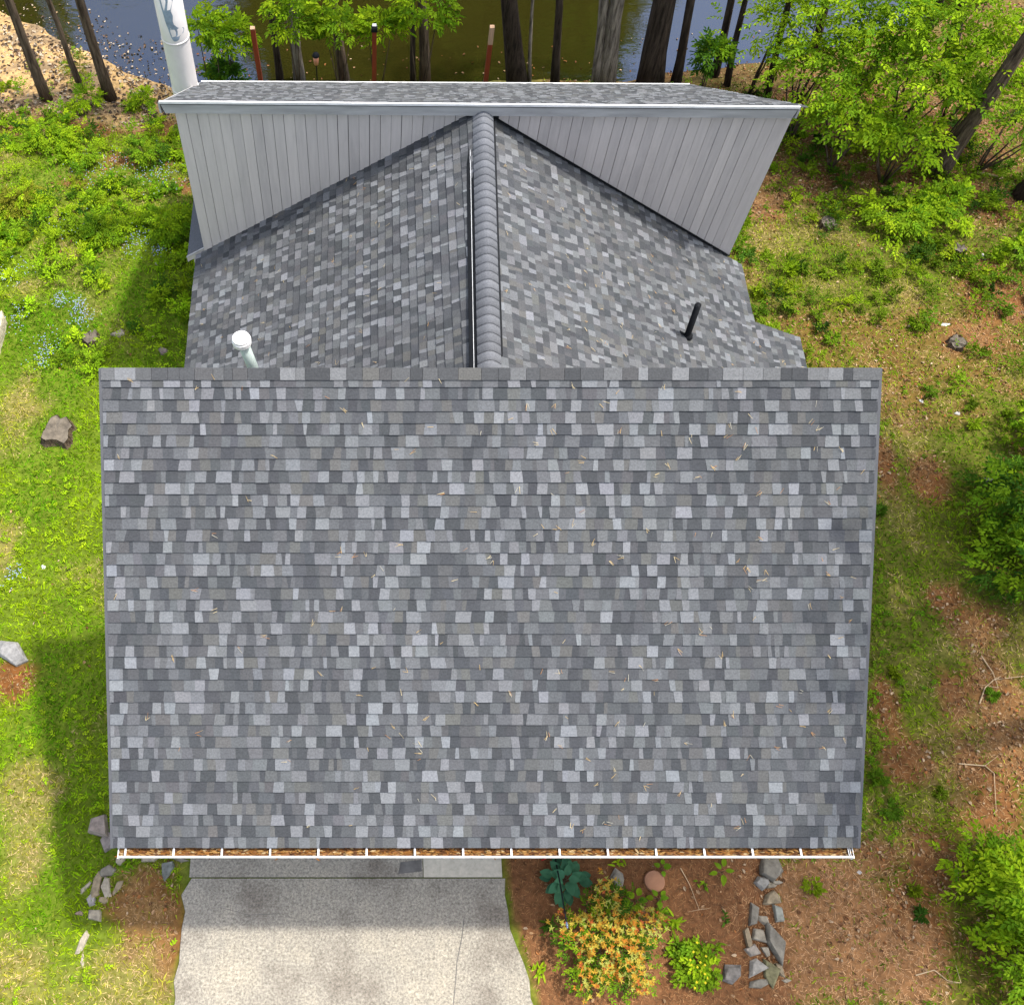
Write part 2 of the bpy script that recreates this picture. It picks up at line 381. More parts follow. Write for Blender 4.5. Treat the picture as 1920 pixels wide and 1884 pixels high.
# ridge caps along the front roof's high edge
s = 0; cr = np.random.default_rng(8)
while s < 2 * HW - .02:
    e = min(2 * HW, s + cr.uniform(.10, .30))
    if 2 * HW - e < .08: e = 2 * HW
    k = cr.choice(len(TONES), p=TPROB); b = MB()
    P = [O + uF * (s + .002) + vF * (SL - .142) + nF * .027, O + uF * (e - .002) + vF * (SL - .142) + nF * .027,
         O + uF * (e - .002) + vF * (SL + .005) + nF * .022, O + uF * (s + .002) + vF * (SL + .005) + nF * .022]
    dn = np.array([0, .02, -.16])
    V = P + [P[3] + dn, P[2] + dn, P[0] - nF * .016, P[1] - nF * .016]
    b.add(V, [(0, 1, 2, 3), (3, 2, 5, 4), (6, 7, 1, 0), (0, 3, 4, 6), (7, 5, 2, 1)], TONES[k] * cr.uniform(.62, .72))
    b.build('ridge_cap', M['shingle'], front); s = e
for sx in (0, 1):
    b = MB(); q = O + uF * (2 * HW * sx - .03 + .06 * sx * 0)
    q = O + uF * (2 * HW - .034 if sx else -.024)
    b.prism([q - vF * .03 - nF * .06, q + uF * .057 - vF * .03 - nF * .06, q + uF * .057 + vF * SL - nF * .06, q + vF * SL - nF * .06], nF * .068)
    b.build('rake_trim', M['edge'], front)
# gutter
gut = MB(); gx0, gx1 = XC - HW + .07, XC + HW - .06
gy0, gy1, gzb, gzt = EY + .03, EY - .115, EZ - .16, EZ - .045
gut.box(gx0, gx1, gy1, gy0, gzb, gzb + .004)
gut.prism([(gx0, gy1 - .02, gzt - .05), (gx0, gy1, gzb), (gx0, gy1 + .006, gzb), (gx0, gy1 - .010, gzt - .05)], (gx1 - gx0, 0, 0))
gut.box(gx0, gx1, gy1 - .022, gy1 - .001, gzt - .045, gzt)
gut.box(gx0 - .006, gx0, gy1 - .03, gy0, gzb, gzt - .01); gut.box(gx1, gx1 + .006, gy1 - .03, gy0, gzb, gzt - .01)
gutter = gut.build('gutter', M['white'], house)
for i in range(16):
    x = gx0 + .09 + i * (gx1 - gx0 - .14) / 15; b = MB(); b.box(x - .011, x + .011, gy1 + .003, gy0 + .02, gzt - .012, gzt + .002); b.build('gutter_hanger', M['white'], gutter)
b = MB(); b.box(gx1 - .055, gx1 - .033, gy1 + .003, gy0 + .02, gzt - .012, gzt + .002); b.build('gutter_hanger', M['white'], gutter)
# garage body
wal = MB()
zt = lambda y: EZ + (y - EY) / -EY * (RZ - EZ) - .28
for x0 in (XC - 4.42, XC + 4.30):
    wal.prism([(x0, -4.42, -.3), (x0, -.02, -.3), (x0, -.02, zt(-.02)), (x0, -4.42, zt(-4.42))], (.12, 0, 0))
wal.box(XC - 4.30, XC + 4.30, -.14, -.02, -.3, RZ - .30)
wal.prism([(XC - 4.30, -4.42, 2.45), (XC - 4.30, -4.42, zt(-4.42)), (XC - 4.30, -4.30, zt(-4.30)), (XC - 4.30, -4.30, 2.45)][::-1], (8.6, 0, 0))
wal.box(.58, XC + 4.30, -4.42, -4.30, -.3, 2.45)
garage = wal.build('garage_wall', M['siding'], house)
b = MB(); b.box(XC - 4.42, XC - 4.16, -4.47, -4.423, .042, 2.6); b.build('door_trim', M['fascia'], garage)
b = MB(); b.box(.50, .76, -4.47, -4.423, .042, 2.6); b.build('door_trim', M['fascia'], garage)
door = empty('garage_door', (0, 0, 0)); door.parent = house
for i in range(4):
    b = MB(); b.box(XC - 4.16, .50, -4.38, -4.33, .045 + i * .6, .045 + i * .6 + .59); b.build('panel', M['white'], door)

# --- middle gabled roof
MZ = 5.79; MXC = .24; YW = 6.057
LX, LZ = -4.768, 2.44; RX, RZE = 5.654, 2.18
def gable_plane(key, ex, ez, y0, y1, sgn):
    d = np.array([MXC - ex, 0, MZ - ez]); Ls = np.linalg.norm(d); v = d / Ls
    u = np.array([0, 1., 0]) * (-1 if sgn > 0 else 1)
    u = np.array([0, -1., 0]) if sgn < 0 else np.array([0, 1., 0])
    n = np.cross(u, v); O = np.array([ex, y1 if sgn < 0 else y0, ez])
    return O, u, v, n, Ls
OL, uL, vL, nL, LL = gable_plane('left', LX, LZ, 0, YW, -1)
OR, uR, vR, nR, LR = gable_plane('right', RX, RZE, 0, YW, 1)
md = MB()
for (Oq, uq, vq, nq, Lq) in ((OL, uL, vL, nL, LL), (OR, uR, vR, nR, LR)):
    c = [Oq, Oq + uq * YW, Oq + uq * YW + vq * Lq, Oq + vq * Lq]
    md.prism([p - nq * .16 for p in c], nq * .157)
middle = md.build('middle_roof', M['deck'], house)
shingles('middle', OL, uL, vL, nL, .0, YW - .0, int(LL / EXPO), -.015)
shingles('middle', OR, uR, vR, nR, .0, YW - .0, int(LR / EXPO), -.015)
# low porch slope carrying the right plane on
pb = atY(1497, 633, 4.66); d = pb - np.array([RX - .1, 4.66, RZE + .07]); d[1] = 0; Lp = np.linalg.norm(d); vP = -d / Lp
OP = np.array([pb[0], 0, pb[2]]); uP = np.array([0, 1., 0]); nP = np.cross(uP, vP)
c = [OP, OP + uP * 4.66, OP + uP * 4.66 + vP * Lp, OP + vP * Lp]
b = MB(); b.prism([p - nP * .16 for p in c], nP * .157); porch = b.build('porch_roof', M['deck'], house)
shingles('porch', OP, uP, vP, nP, 0, 4.66, int(Lp / EXPO) + 1, -.015)
# ridge vent, left black strip widened to paint in the shadow band, and caps
yr0, yr1 = .0, YW - .06
xr_ = lambda y: .135 + (.335 - .135) * y / YW
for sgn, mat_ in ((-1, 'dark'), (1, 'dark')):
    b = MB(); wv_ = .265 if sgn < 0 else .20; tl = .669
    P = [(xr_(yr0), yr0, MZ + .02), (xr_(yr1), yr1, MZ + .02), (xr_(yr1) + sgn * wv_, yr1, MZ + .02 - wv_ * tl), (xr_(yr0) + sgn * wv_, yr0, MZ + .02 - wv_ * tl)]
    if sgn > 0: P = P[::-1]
    b.prism(P, (0, 0, .035)); b.build('ridge_vent_and_shade', M['dark'], middle)
b = MB(); o_ = .205
b.prism([(xr_(yr0) - o_, yr0, MZ + .063 - o_ * .669), (xr_(yr1) - o_, yr1, MZ + .063 - o_ * .669), (xr_(yr1) - o_ - .007, yr1, MZ + .063 - (o_ + .007) * .669), (xr_(yr0) - o_ - .007, yr0, MZ + .063 - (o_ + .007) * .669)], (0, 0, .006))
b.build('vent_flange', M['white'], middle)
ncap = 38; ce = (yr1 - yr0) / ncap
for i in range(ncap):
    ya = yr0 + i * ce; yb = ya + ce * 1.25; V = []; seg = 8
    for (y, lift) in ((ya, .045), (yb, .018)):
        for k in range(seg + 1):
            t = -1 + 2 * k / seg; x = xr_(y) + t * .165; z = MZ + .045 + lift - .165 * .669 * (math.sqrt(t * t + .5) - .707) * 1.9
            V.append((x, y, z))
    for k in range(seg + 1):
        x, y, z = V[k]; V.append((x, y, z - .03))
    F = [(k, k + 1, seg + 2 + k, seg + 1 + k) for k in range(seg)] + [(2 * seg + 2 + k, 2 * seg + 3 + k, k + 1, k) for k in range(seg)]
    b = MB(); b.add(V, F, np.array([.125, .13, .143]) * cr.uniform(.85, 1.1)); b.build('ridge_cap', M['shingle'], middle, True)
# walls under the middle roof
b = MB(); b.box(-4.45, -4.33, -.0, YW + .1, -.6, LZ - .02); b.box(5.20, 5.32, 0, YW + .1, -.6, RZE - .02); b.box(6.1, 6.2, 0.2, 4.4, -.6, pb[2] - .14)
b.build('side_wall', M['siding'], house)

# --- tall rear block: board wall, shed roof falling to the lake
WL, WR, WT = -4.61, 5.35, 5.66
slope_z = lambda x: (MZ - .669 * abs(x - .32)) + .02
uw = empty('upper_wall', (0, 0, 0)); uw.parent = house
x = WL; br = np.random.default_rng(21)
back = MB(); back.prism([(WL + .01, YW + .035, slope_z(WL) - .4), (WR - .01, YW + .035, slope_z(WR) - .4), (WR - .01, YW + .035, WT + .04), (WL + .01, YW + .035, WT + .12)], (0, .08, 0))
back.build('wall_backing', M['deck'], uw)
while x < WR - .02:
    e = min(WR, x + .1735 + br.normal() * .002)
    if WR - e < .08: e = WR
    g = br.choice([.0045, .0075, .010], p=[.30, .35, .35]); yo = YW - .004 + br.uniform(-.003, .003)
    za, zb = slope_z(x), slope_z(e - g); top = WT + .10 - .12 * (x - WL) / (WR - WL)
    if top - max(za, zb) > .02:
        b = MB(); b.prism([(x, yo, za), (e - g, yo, zb), (e - g, yo, top), (x, yo, top)][::-1], (0, .034, 0)); b.build('board', M['siding'], uw)
    x = e
b = MB(); b.box(WL - .02, WL + .0, YW - .0, 10.4, -1.4, 2.2); b.box(WR, WR + .02, YW, 10.4, -1.4, 2.2)
rl, rr = np.array([-4.80, 5.95, 6.03]), np.array([5.335, 5.95, 5.925]); kl, kr = np.array([-5.06, 10.79, 2.47]), np.array([5.30, 10.79, 2.40])
for X in (WL + .02, WR - .12):
    b.prism([(X, YW + .12, -1.4), (X, 10.4, -1.4), (X, 10.4, 2.45), (X, YW + .12, 5.60)], (.1, 0, 0))
b.box(WL + .12, WR - .12, 10.3, 10.4, -1.4, 2.40); b.box(WL + .12, WR - .12, YW + .12, YW + .2, -1.4, 2.0)
b.build('rear_wall', M['rear'], house)
rear = deck('rear_roof', [rl, rr, kr, kl], .03, M['deck'], house)
dv = (rl - kl + rr - kr) / 2; Lr = np.linalg.norm(dv); vR2 = dv / Lr; uR2 = (kl - kr) / np.linalg.norm(kl - kr); nR2 = np.cross(uR2, vR2)
Wr = np.linalg.norm(kl - kr)
shingles('rear', kr, uR2, vR2, nR2, -.02, Wr - .12, int(Lr / EXPO) + 1, -.02)
# rake and eave trims of the rear roof
b = MB()
for (p, q) in ((rl, rr),):
    b.prism([p + (0, -.028, .0), q + (0, -.028, .0), q + (0, -.028, .042), p + (0, -.028, .042)][::-1], (0, .028, 0))
b.build('drip_edge', M['white'], rear)
b = MB()
for (p, q) in ((kl, kr),):
    b.prism([p + (0, .0, -.05), q + (0, .0, -.05), q + (0, .0, .02), p + (0, 0, .02)], (0, .03, 0))
b.build('drip_edge', M['white'], rear)
b = MB(); b.prism([rl + (.06, -.002, -.205), rr + (-.045, -.002, -.20), rr + (-.005, -.002, -.002), rl + (.0, -.002, -.002)][::-1], (0, .035, 0)); b.build('fascia', M['fascia'], rear)
for (p, q, sx) in ((rl, kl, -1), (rr, kr, 1)):
    b = MB(); P = [p + (0, 0, -.2), q + (0, 0, -.2), q + (0, 0, -.005), p + (0, 0, -.005)]
    b.prism(P if sx > 0 else [r_ + np.array((-.03, 0, 0)) for r_ in P], (.03, 0, 0)); b.build('rake_board', M['fascia'], rear)
# small lower roof corner that shows past the wall on the left
b = MB(); ml = .669
sideP = lambda x, y, dz=0: np.array([x, y, 2.62 + (x + 4.60) * ml + dz])
c = [sideP(-4.97, YW + .06), sideP(-4.45, YW + .06), sideP(-4.45, 9.0), sideP(-4.97, 9.0)]
b.prism([p + (0, 0, -.12) for p in c], (0, 0, .12)); side = b.build('side_roof', M['shingle'], house)
a = side.data.color_attributes.new('Col', 'FLOAT_COLOR', 'POINT'); a.data.foreach_set('color', np.tile([.1, .105, .12, 1.], len(side.data.vertices)))
b = MB(); b.prism([sideP(-4.98, YW + .02, -.13), sideP(-4.60, YW + .02, -.13), sideP(-4.60, YW + .02, .0), sideP(-4.98, YW + .02, .0)][::-1], (0, .035, 0)); b.build('rake_board', M['siding'], side)
b = MB(); b.prism([sideP(-4.985, YW + .005, .0), sideP(-4.60, YW + .005, .0), sideP(-4.60, YW + .005, .02), sideP(-4.985, YW + .005, .012)][::-1], (0, .03, 0)); b.build('drip_edge', M['fascia'], side)
b = MB(); b.prism([sideP(-4.86, YW + .05, -.7), sideP(-4.62, YW + .05, -.7), sideP(-4.62, YW + .05, -.14), sideP(-4.86, YW + .05, -.14)][::-1], (0, .05, 0)); b.build('wall_corner', M['siding'], side)

# place the shingles: 300 largest in view are pieces, the rest joined per roof
pieces.sort(key=lambda p: -p[3])
roofs = dict(front=front, middle=middle, rear=rear, porch=porch)
for key, V, c, ar in pieces[:300]:
    b = MB(); b.add(V, SF, c); b.build('shingle', M['shingle'], roofs[key])
rest = {}
for key, V, c, ar in pieces[300:]: rest.setdefault(key, []).append((V, c))
for key, lst in rest.items():
    V = np.concatenate([p[0] for p in lst]); c = np.repeat(np.array([p[1] for p in lst]), 8, 0)
    F = (np.array(SF)[None] + np.arange(len(lst))[:, None, None] * 8).reshape(-1, 4)
    tag(mesh('shingle_field', V, F, M['shingle'], roofs[key], c), kind='stuff')
# flashing along the foot of the upper wall
for x0, x1 in ((WL, .15), (.50, WR)):
    b = MB(); z0, z1 = slope_z(x0) - .005, slope_z(x1) - .005
    b.prism([(x0, YW - .035, z0), (x1, YW - .035, z1), (x1, YW - .012, z1), (x0, YW - .012, z0)], (0, 0, .02)); b.build('flashing', M['dark'], uw)
# --- chimney flue
ch = empty('chimney', (-5.2, 9.83, 0)); ch.parent = house
m, n, bs, N, L = material('flue_paint')
no = noise_node(N, L, 2.0, 5, .6, mapscale=(1, 1, .5)); r = ramp(N, L, no.outputs['Fac'], [(.35, (.60, .565, .55)), (.6, (.72, .68, .66))])
L.new(r.outputs[0], bs.inputs['Base Color']); bs.inputs['Roughness'].default_value = .5; M['flue'] = m
M['bare'] = plain('bare_zinc', (.23, .29, .36), .6, .3, 9)
b = MB(); zs = [-.8, 2.4, 3.16, 3.165, 4.30, 4.305, 6.6]
b.tube([(0, 0, z) for z in zs], .262, 28); b.build('pipe', M['flue'], ch, True)
for z in (3.16, 4.30):
    b = MB(); b.tube([(0, 0, z - .02), (0, 0, z - .016), (0, 0, z + .016), (0, 0, z + .02)], [.262, .272, .272, .262], 28); b.build('seam_band', M['flue'], ch, True)
b = MB(); b.tube([(0, 0, 6.45), (0, 0, 6.62), (0, 0, 6.8)], [.36, .36, .05], 24); b.build('rain_cap', M['flue'], ch)
pr = np.random.default_rng(4); V = []; F = []
ang0 = math.radians(282.5)
prof = [(4.375, -.12, .05), (4.40, -.22, .22), (4.46, -.30, .32), (4.50, -.32, .62), (4.56, -.36, .72), (4.60, -.38, .66), (4.64, -.40, .30), (4.72, -.46, .06), (4.80, -.50, .02), (4.90, -.52, .10), (5.0, -.56, .02), (5.2, -.6, .3), (5.6, -.3, .1)]
for z, a0, a1 in prof:
    for a_ in (a0, (a0 + a1) / 2, a1):
        t = ang0 + math.asin(a_); V.append((.2655 * math.cos(t), .2655 * math.sin(t), z))
for i in range(len(prof) - 1):
    for k in range(2): q = i * 3 + k; F.append((q, q + 1, q + 4, q + 3))
mesh('peeled_patch', V, F, M['bare'], ch, smooth=True)
# --- roof vents
def on_plane(px, py, O, nrm):
    r = ray(px, py); t = np.dot(np.array(O) - CAM, nrm) / np.dot(r, nrm); return CAM + r * t
P = on_plane(486, 716, OL, nL)
vp = empty('vent_pipe', P); vp.parent = house
top = atY(452, 634, P[1] + .02) - P
top = np.array([top[0], top[1], min(top[2], 1.1)])
b = MB(); b.tube([(0, 0, -.1), top * .5, top * .98], .088, 18); b.build('pipe', M['vent'], vp, True)
b = MB(); b.tube([top * .98 + (0, 0, -.06), top * .98 + (0, 0, -.055), top + (0, 0, .0), top + (0, 0, .004), top + (0, 0, .05), top + (0, 0, .07)], [.12, .15, .15, .138, .138, .11], 24); b.build('cap', M['white'], vp)
P = on_plane(1288, 632, OR, nR); top = atY(1309, 572, P[1] + .03) - P
pv = empty('plumbing_vent', P); pv.parent = house
b = MB(); n_ = 16; b.tube([(0, 0, -.05), top], .052, n_, cap=False)
b.tube([top, top - (0, 0, .12)], [.042, .042], n_, cap=False)
base = len(b.v) - 2 * n_
b.f += [(n_ + k, n_ + (k + 1) % n_, base + (k + 1) % n_, base + k) for k in range(n_)]
b.build('pipe', M['dark'], pv, True)
b = MB(); b.tube([top + (0, 0, .001), top + (0, 0, .006)], [.055, .055], 16, cap=False); b.build('pipe_rim', M['edge'], pv)
b = MB(); b.tube([nR * .012, nR * .012 + np.array([0, 0, .05]), np.array([0, 0, .085])], [.09, .075, .052], 16); b.build('flashing_boot', M['dark'], pv)
b = MB(); q = nR * .020  # thin black plate on the shingles, upslope of the pipe
b.prism([q + vR * .04 - uR * .03, q + vR * .04 + uR * .03, q + vR * .19 + uR * .04, q + vR * .19 - uR * .02], nR * .006); b.build('dark_tab', M['dark'], pv)

# ================================================================== LEAVES AND SCATTER
def nrmz(a): return a / (np.linalg.norm(a, axis=-1, keepdims=True) + 1e-9)
def leaves(P, D, Nn, ln, wd, fold=.25):
    """arrays: base point, direction, normal, length, width -> V (n*6), F"""
    n = len(P); D = nrmz(D); S = nrmz(np.cross(D, Nn)); U = np.cross(S, D)
    ln = np.broadcast_to(ln, n)[:, None]; wd = np.broadcast_to(wd, n)[:, None]
    v = np.empty((n, 6, 3))
    v[:, 0] = P; v[:, 3] = P + D * ln - U * ln * .12
    for i, (t, sgn, q) in enumerate(((.32, 1, 1), (.68, 1, .85), (.68, -1, .85), (.32, -1, 1))):
        v[:, (1, 2, 4, 5)[i]] = P + D * ln * t + S * wd * .5 * sgn * q + U * wd * fold * q - U * ln * .04 * t
    k = np.arange(n)[:, None] * 6
    F = np.concatenate([k + np.array([[0, 1, 2, 3]]), k + np.array([[0, 3, 4, 5]])])
    return v.reshape(-1, 3), F
GRN = dict(lime=((.22, .38, .008), (.36, .48, .012)), mid=((.11, .24, .008), (.23, .35, .010)), deep=((.035, .105, .008), (.09, .19, .01)),
           teal=((.05, .16, .085), (.085, .24, .12)), olive=((.14, .16, .012), (.26, .26, .02)))
def tint(rng, n, key, spread=.18):
    a, b = (np.array(q) for q in GRN[key]); t = rng.random((n, 1)); return (a + (b - a) * t) * (1 + spread * rng.normal(size=(n, 1))).clip(.5, 1.6)
def sprays(rng, C, T, L, k, leaf, asp, key, droop=.25, colors=None):
    """compound sprays: k leaflets along a twig"""
    n = len(C); T = nrmz(T); up = np.tile([0, 0, 1.], (n, 1)) + rng.normal(size=(n, 3)) * .35
    S = nrmz(np.cross(T, up)); U = nrmz(np.cross(S, T))
    base = tint(rng, n, key, .14) if colors is None else colors
    Ps, Ds, Ns, Ls, Cs = [], [], [], [], []
    L = np.broadcast_to(L, n)[:, None]
    for j in range(k):
        u = (j + .6) / k; sgn = 1 if j % 2 else -1; an = 0 if j == k - 1 else math.radians(58 - 22 * u)
        Ps.append(C + T * L * u - U * L * droop * u * u)
        Ds.append(T * math.cos(an) + S * sgn * math.sin(an) - U * .15 + rng.normal(size=(n, 3)) * .14)
        Ns.append(U + rng.normal(size=(n, 3)) * .3); Ls.append(leaf * rng.uniform(.75, 1.2, n)); Cs.append(base * rng.uniform(.85, 1.15, (n, 1)))
    P = np.concatenate(Ps); ln = np.concatenate(Ls)
    V, F = leaves(P, np.concatenate(Ds), np.concatenate(Ns), ln, ln * asp)
    return V, F, np.repeat(np.concatenate(Cs), 6, 0)
def join(parts):
    V, F, C, b = [], [], [], 0
    for v, f, c in parts: V.append(v); F.append(f + b); C.append(c); b += len(v)
    return np.concatenate(V), np.concatenate(F), np.concatenate(C)
def crown(rng, R, nclump, per, leaf, asp, key, k=7, L=.3, key2=None, flat=1.0, clump=.42):
    """leafy crown about the origin: clumps of sprays inside an ellipsoid of radii R"""
    R = np.array(R, float); d = nrmz(rng.normal(size=(nclump, 3))); d[:, 2] = np.where(d[:, 2] < -.4, -d[:, 2], d[:, 2])
    cc = d * R * rng.uniform(.35, .92, (nclump, 1)); out = []
    for i in range(nclump):
        n = max(2, int(per * rng.uniform(.6, 1.4))); q = nrmz(rng.normal(size=(n, 3))) * R * clump * rng.uniform(.3, 1, (n, 1)) * np.array([1, 1, .7 * flat])
        P = cc[i] + q; T = nrmz(P + q * 1.5) + rng.normal(size=(n, 3)) * .45; T[:, 2] = T[:, 2] * .35 - .05
        out.append(sprays(rng, P, T, L * rng.uniform(.7, 1.2, n), k, leaf, asp, key if (key2 is None or rng.random() < .6) else key2))
    return join(out), cc
def trunk_mb(rng, P0, P1, r0, r1, n=11, bend=.06, seg=9):
    P0, P1 = np.array(P0, float), np.array(P1, float); pts = []; rad = []
    off = np.zeros(3)
    for i in range(seg + 1):
        t = i / seg; off = off + rng.normal(size=3) * bend * np.array([1, 1, 0]) * (i > 0) / 3
        pts.append(P0 + (P1 - P0) * t + off); rad.append((r0 + (r1 - r0) * t) * (1.35 if i == 0 else 1.08 if i == 1 else 1))
    b = MB(); b.tube(pts, rad, n, rng, .05); return b, pts
def make_tree(name, label, base, top, r0, barkkey, seed, cr=(2.4, 2.4, 2.2), crown_at=None, nclump=26, per=10, leaf=.17, key='lime', key2='mid', limbs=5, group=None, extra=None, bend=.06, asp=.45):
    """base/top: world points; the crown sits about the top"""
    rng = np.random.default_rng(seed); base = np.array(base, float); t = empty(name, base)
    b, pts = trunk_mb(rng, base - base - (0, 0, .25), np.array(top) - base, r0, r0 * .42, bend=bend)
    topv = pts[-1]
    for i in range(limbs):
        p = pts[rng.integers(5, 9)]; e = topv + rng.normal(size=3) * np.array(cr) * .5; b.tube([p, p + (e - p) * .5 + (0, 0, .15), e], [r0 * .3, r0 * .2, r0 * .07], 6)
    b.build('trunk', M[barkkey], t, True)
    (V, F, C), cc = crown(rng, cr, nclump, per, leaf, asp, key, 6, .45, key2)
    V = V + topv; parts = [(V, F, C)]
    if extra:
        for (P, R_, nc, pr_) in extra:
            (v, f, c), _ = crown(rng, R_, nc, pr_, .13, .42, 'lime', 7, .28, 'mid'); parts.append((v + (np.array(P) - base), f, c))
    V, F, C = join(parts)
    mesh('crown', V, F, M['leaf'], t, C)
    tag(t, label, 'tree', group); return t
def trunk_from_px(xb, yb, xt, Htop):
    """base at pixel on the terrain, leaning so that it crosses the frame's top edge at xt"""
    B = G(xb, yb); Tp = atY(xt, 0, B[1]); d = Tp - B; return B, B + d * (Htop - B[2]) / d[2]

print('house done', len(pieces))
# --- tall trees along the shore (xb, yb, xt, trunk radius, bark, label)
TREES = [
 (88, 186, 12, .13, 'bark_mid', 'leaning slim brown tree trunk on the far left shore, nearest the corner'),
 (156, 172, 84, .075, 'bark_mid', 'thinnest crooked trunk of the three trees on the left shore'),
 (209, 186, 149, .13, 'bark_mid', 'slim dark trunk on the left shore closest to the white chimney'),
 (527, 158, 511, .085, 'bark_dark', 'thin blackish trunk just right of the leftmost rust red post'),
 (563, 155, 545, .13, 'bark_grey', 'pale grey leafy trunk left of the copper garden torch'),
 (648, 158, 626, .12, 'bark_mid', 'brown trunk wrapped in bright leaves left of the black-capped post'),
 (776, 158, 773, .07, 'bark_dark', 'slender dark trunk of the pair right of the black-capped post'),
 (798, 158, 790, .125, 'bark_mid', 'thicker brown trunk of the pair right of the black-capped post'),
 (974, 165, 962, .23, 'bark_dark', 'thick dark furrowed trunk right behind the bare-topped post'),
 (995, 162, 1004, .045, 'bark_grey', 'very thin pale sapling trunk beside the thick dark furrowed trunk'),
 (1042, 160, 1050, .10, 'bark_dark', 'straight dark trunk between the thin pale sapling and the grey twin trunks'),
 (1122, 165, 1136, .15, 'bark_grey', 'left and narrower of the pale grey twin trunks behind the roof'),
 (1136, 166, 1158, .21, 'bark_grey', 'right and broader of the pale grey twin trunks with furrowed bark'),
 (1222, 163, 1248, .31, 'bark_dark', 'thickest black trunk standing behind the roof'),
 (1268, 160, 1297, .12, 'bark_dark', 'dark trunk just right of the thickest black trunk'),
 (1341, 142, 1371, .10, 'bark_dark', 'black leaning trunk at the water edge left of the bent one'),
 (1366, 160, 1402, .075, 'bark_dark', 'bent slim dark trunk over the leaf-strewn bank'),
 (1528, 95, 1549, .10, 'bark_dark', 'dark trunk on the top edge above the right end of the rear roof'),
 (1716, 115, 1766, .13, 'bark_dark', 'dark trunk on the top edge in the middle of the thicket'),
 (1782, 130, 1810, .15, 'bark_dark', 'dark trunk on the top edge left of the corner sapling'),
 (1440, 182, 1488, .085, 'bark_dark', 'small leaning trunk at the right end of the rear roof'),
]
for i, (xb, yb, xt, r, bk, lab) in enumerate(TREES):
    B, Tp = trunk_from_px(xb, yb, xt, 7.5 + (i * 37 % 11) * .35)
    big = r > .1
    make_tree('shore_tree', lab, B, Tp, r, bk, 100 + i, (2.3, 2.3, 2.0) if big else (1.3, 1.3, 1.3), nclump=20 if big else 9, per=7, group='trees along the lake shore', bend=.05 if r > .1 else .10)
# forest on the far side of the lake (seen mirrored in the water)
fr = np.random.default_rng(77); parts = []
for (x0, h, rr_) in ((-14, 13, 4), (-5.5, 25, 4.5), (-1, 29, 5), (3.5, 30, 5), (7.5, 27, 4.5), (11, 20, 3.5), (-21, 17, 5), (26, 12, 5), (34, 20, 6), (-31, 20, 6), (-42, 22, 7)):
    (v, f, c), _ = crown(fr, (rr_ * .9, rr_ * .7, h * .5), 60, 9, .9, .6, 'olive', 5, 1.3, 'mid', clump=.35); parts.append((v + np.array([x0, 44 + fr.uniform(-1, 2), 2 + h * .5]), f, c))
V, F, C = join(parts)
tag(mesh('far_woods', V, F, M['leaf'], None, C), 'green woods on the far bank mirrored in the lake', 'woods', kind='stuff')

# --- saplings and shrubs
def bush(name, label, cat, base, R, hz, seed, nclump, per, leaf, asp, key, key2=None, k=7, L=.25, stems=4, sr=.018, group=None, part='foliage', stemname='stem'):
    rng = np.random.default_rng(seed); t = empty(name, base)
    (V, F, C), cc = crown(rng, R, nclump, per, leaf, asp, key, k, L, key2); V = V + np.array([0, 0, hz]); V[:, 2] = np.maximum(V[:, 2], .01)
    b = MB()
    for i in range(stems):
        e = cc[rng.integers(len(cc))] + (0, 0, hz); p = rng.normal(size=3) * .04; p[2] = -.1
        b.tube([p, p * .5 + e * .45 + rng.normal(size=3) * .05, e], [sr, sr * .7, sr * .25], 6)
    b.build(stemname, M['bark_mid'] if sr > .02 else M['twig'], t, True)
    mesh(part, V, F, M['leaf'], t, C); tag(t, label, cat, group); return t
SAP = [  # crown centre px, py, crown height, radii, clumps, label
 (1455, 50, 1.0, 1.15, 15, 'airy sapling with sparse pale leaves hanging over the blue water'),
 (1560, 45, 1.6, 1.25, 26, 'leafy sapling at the top of the photo above the leaf-strewn bank'),
 (1665, 35, 2.0, 1.35, 28, 'bright lime sapling on the top edge, third in from the right corner'),
 (1785, 40, 2.2, 1.35, 26, 'lime sapling on the top edge left of the corner one'),
 (1890, 35, 2.3, 1.3, 24, 'sapling filling the upper right corner above the leaning trunk'),
 (1530, 155, 1.0, 1.05, 22, 'low sapling beside the right end of the rear roof'),
 (1625, 140, 1.5, 1.2, 28, 'dense sapling right of the one beside the rear roof'),
 (1735, 150, 1.6, 1.25, 26, 'wide sapling in the middle of the upper right thicket'),
 (1845, 140, 1.7, 1.1, 22, 'sapling whose leaves cross the middle of the leaning trunk'),
 (1600, 235, .9, .85, 18, 'knee-high sapling over bare soil below the dense sapling'),
 (1700, 265, .8, .8, 16, 'low spreading sapling left of the leaning trunk foot'),
 (1890, 235, 1.0, .9, 14, 'sapling right of the leaning trunk at the right edge'),
]
for i, (px, py, hz, R, nc, lab) in enumerate(SAP):
    R *= 1.2
    B = atZ(px, py, hz); B[2] = terrain(B[0], B[1])
    bush('sapling', lab, 'sapling', B, (R, R, R * .7), hz - B[2], 300 + i, int(nc * 1.15), 8, .125, .44, 'mid', 'lime', 7, .36, 5, .03, 'saplings in the upper right thicket', stemname='trunk', part='crown')
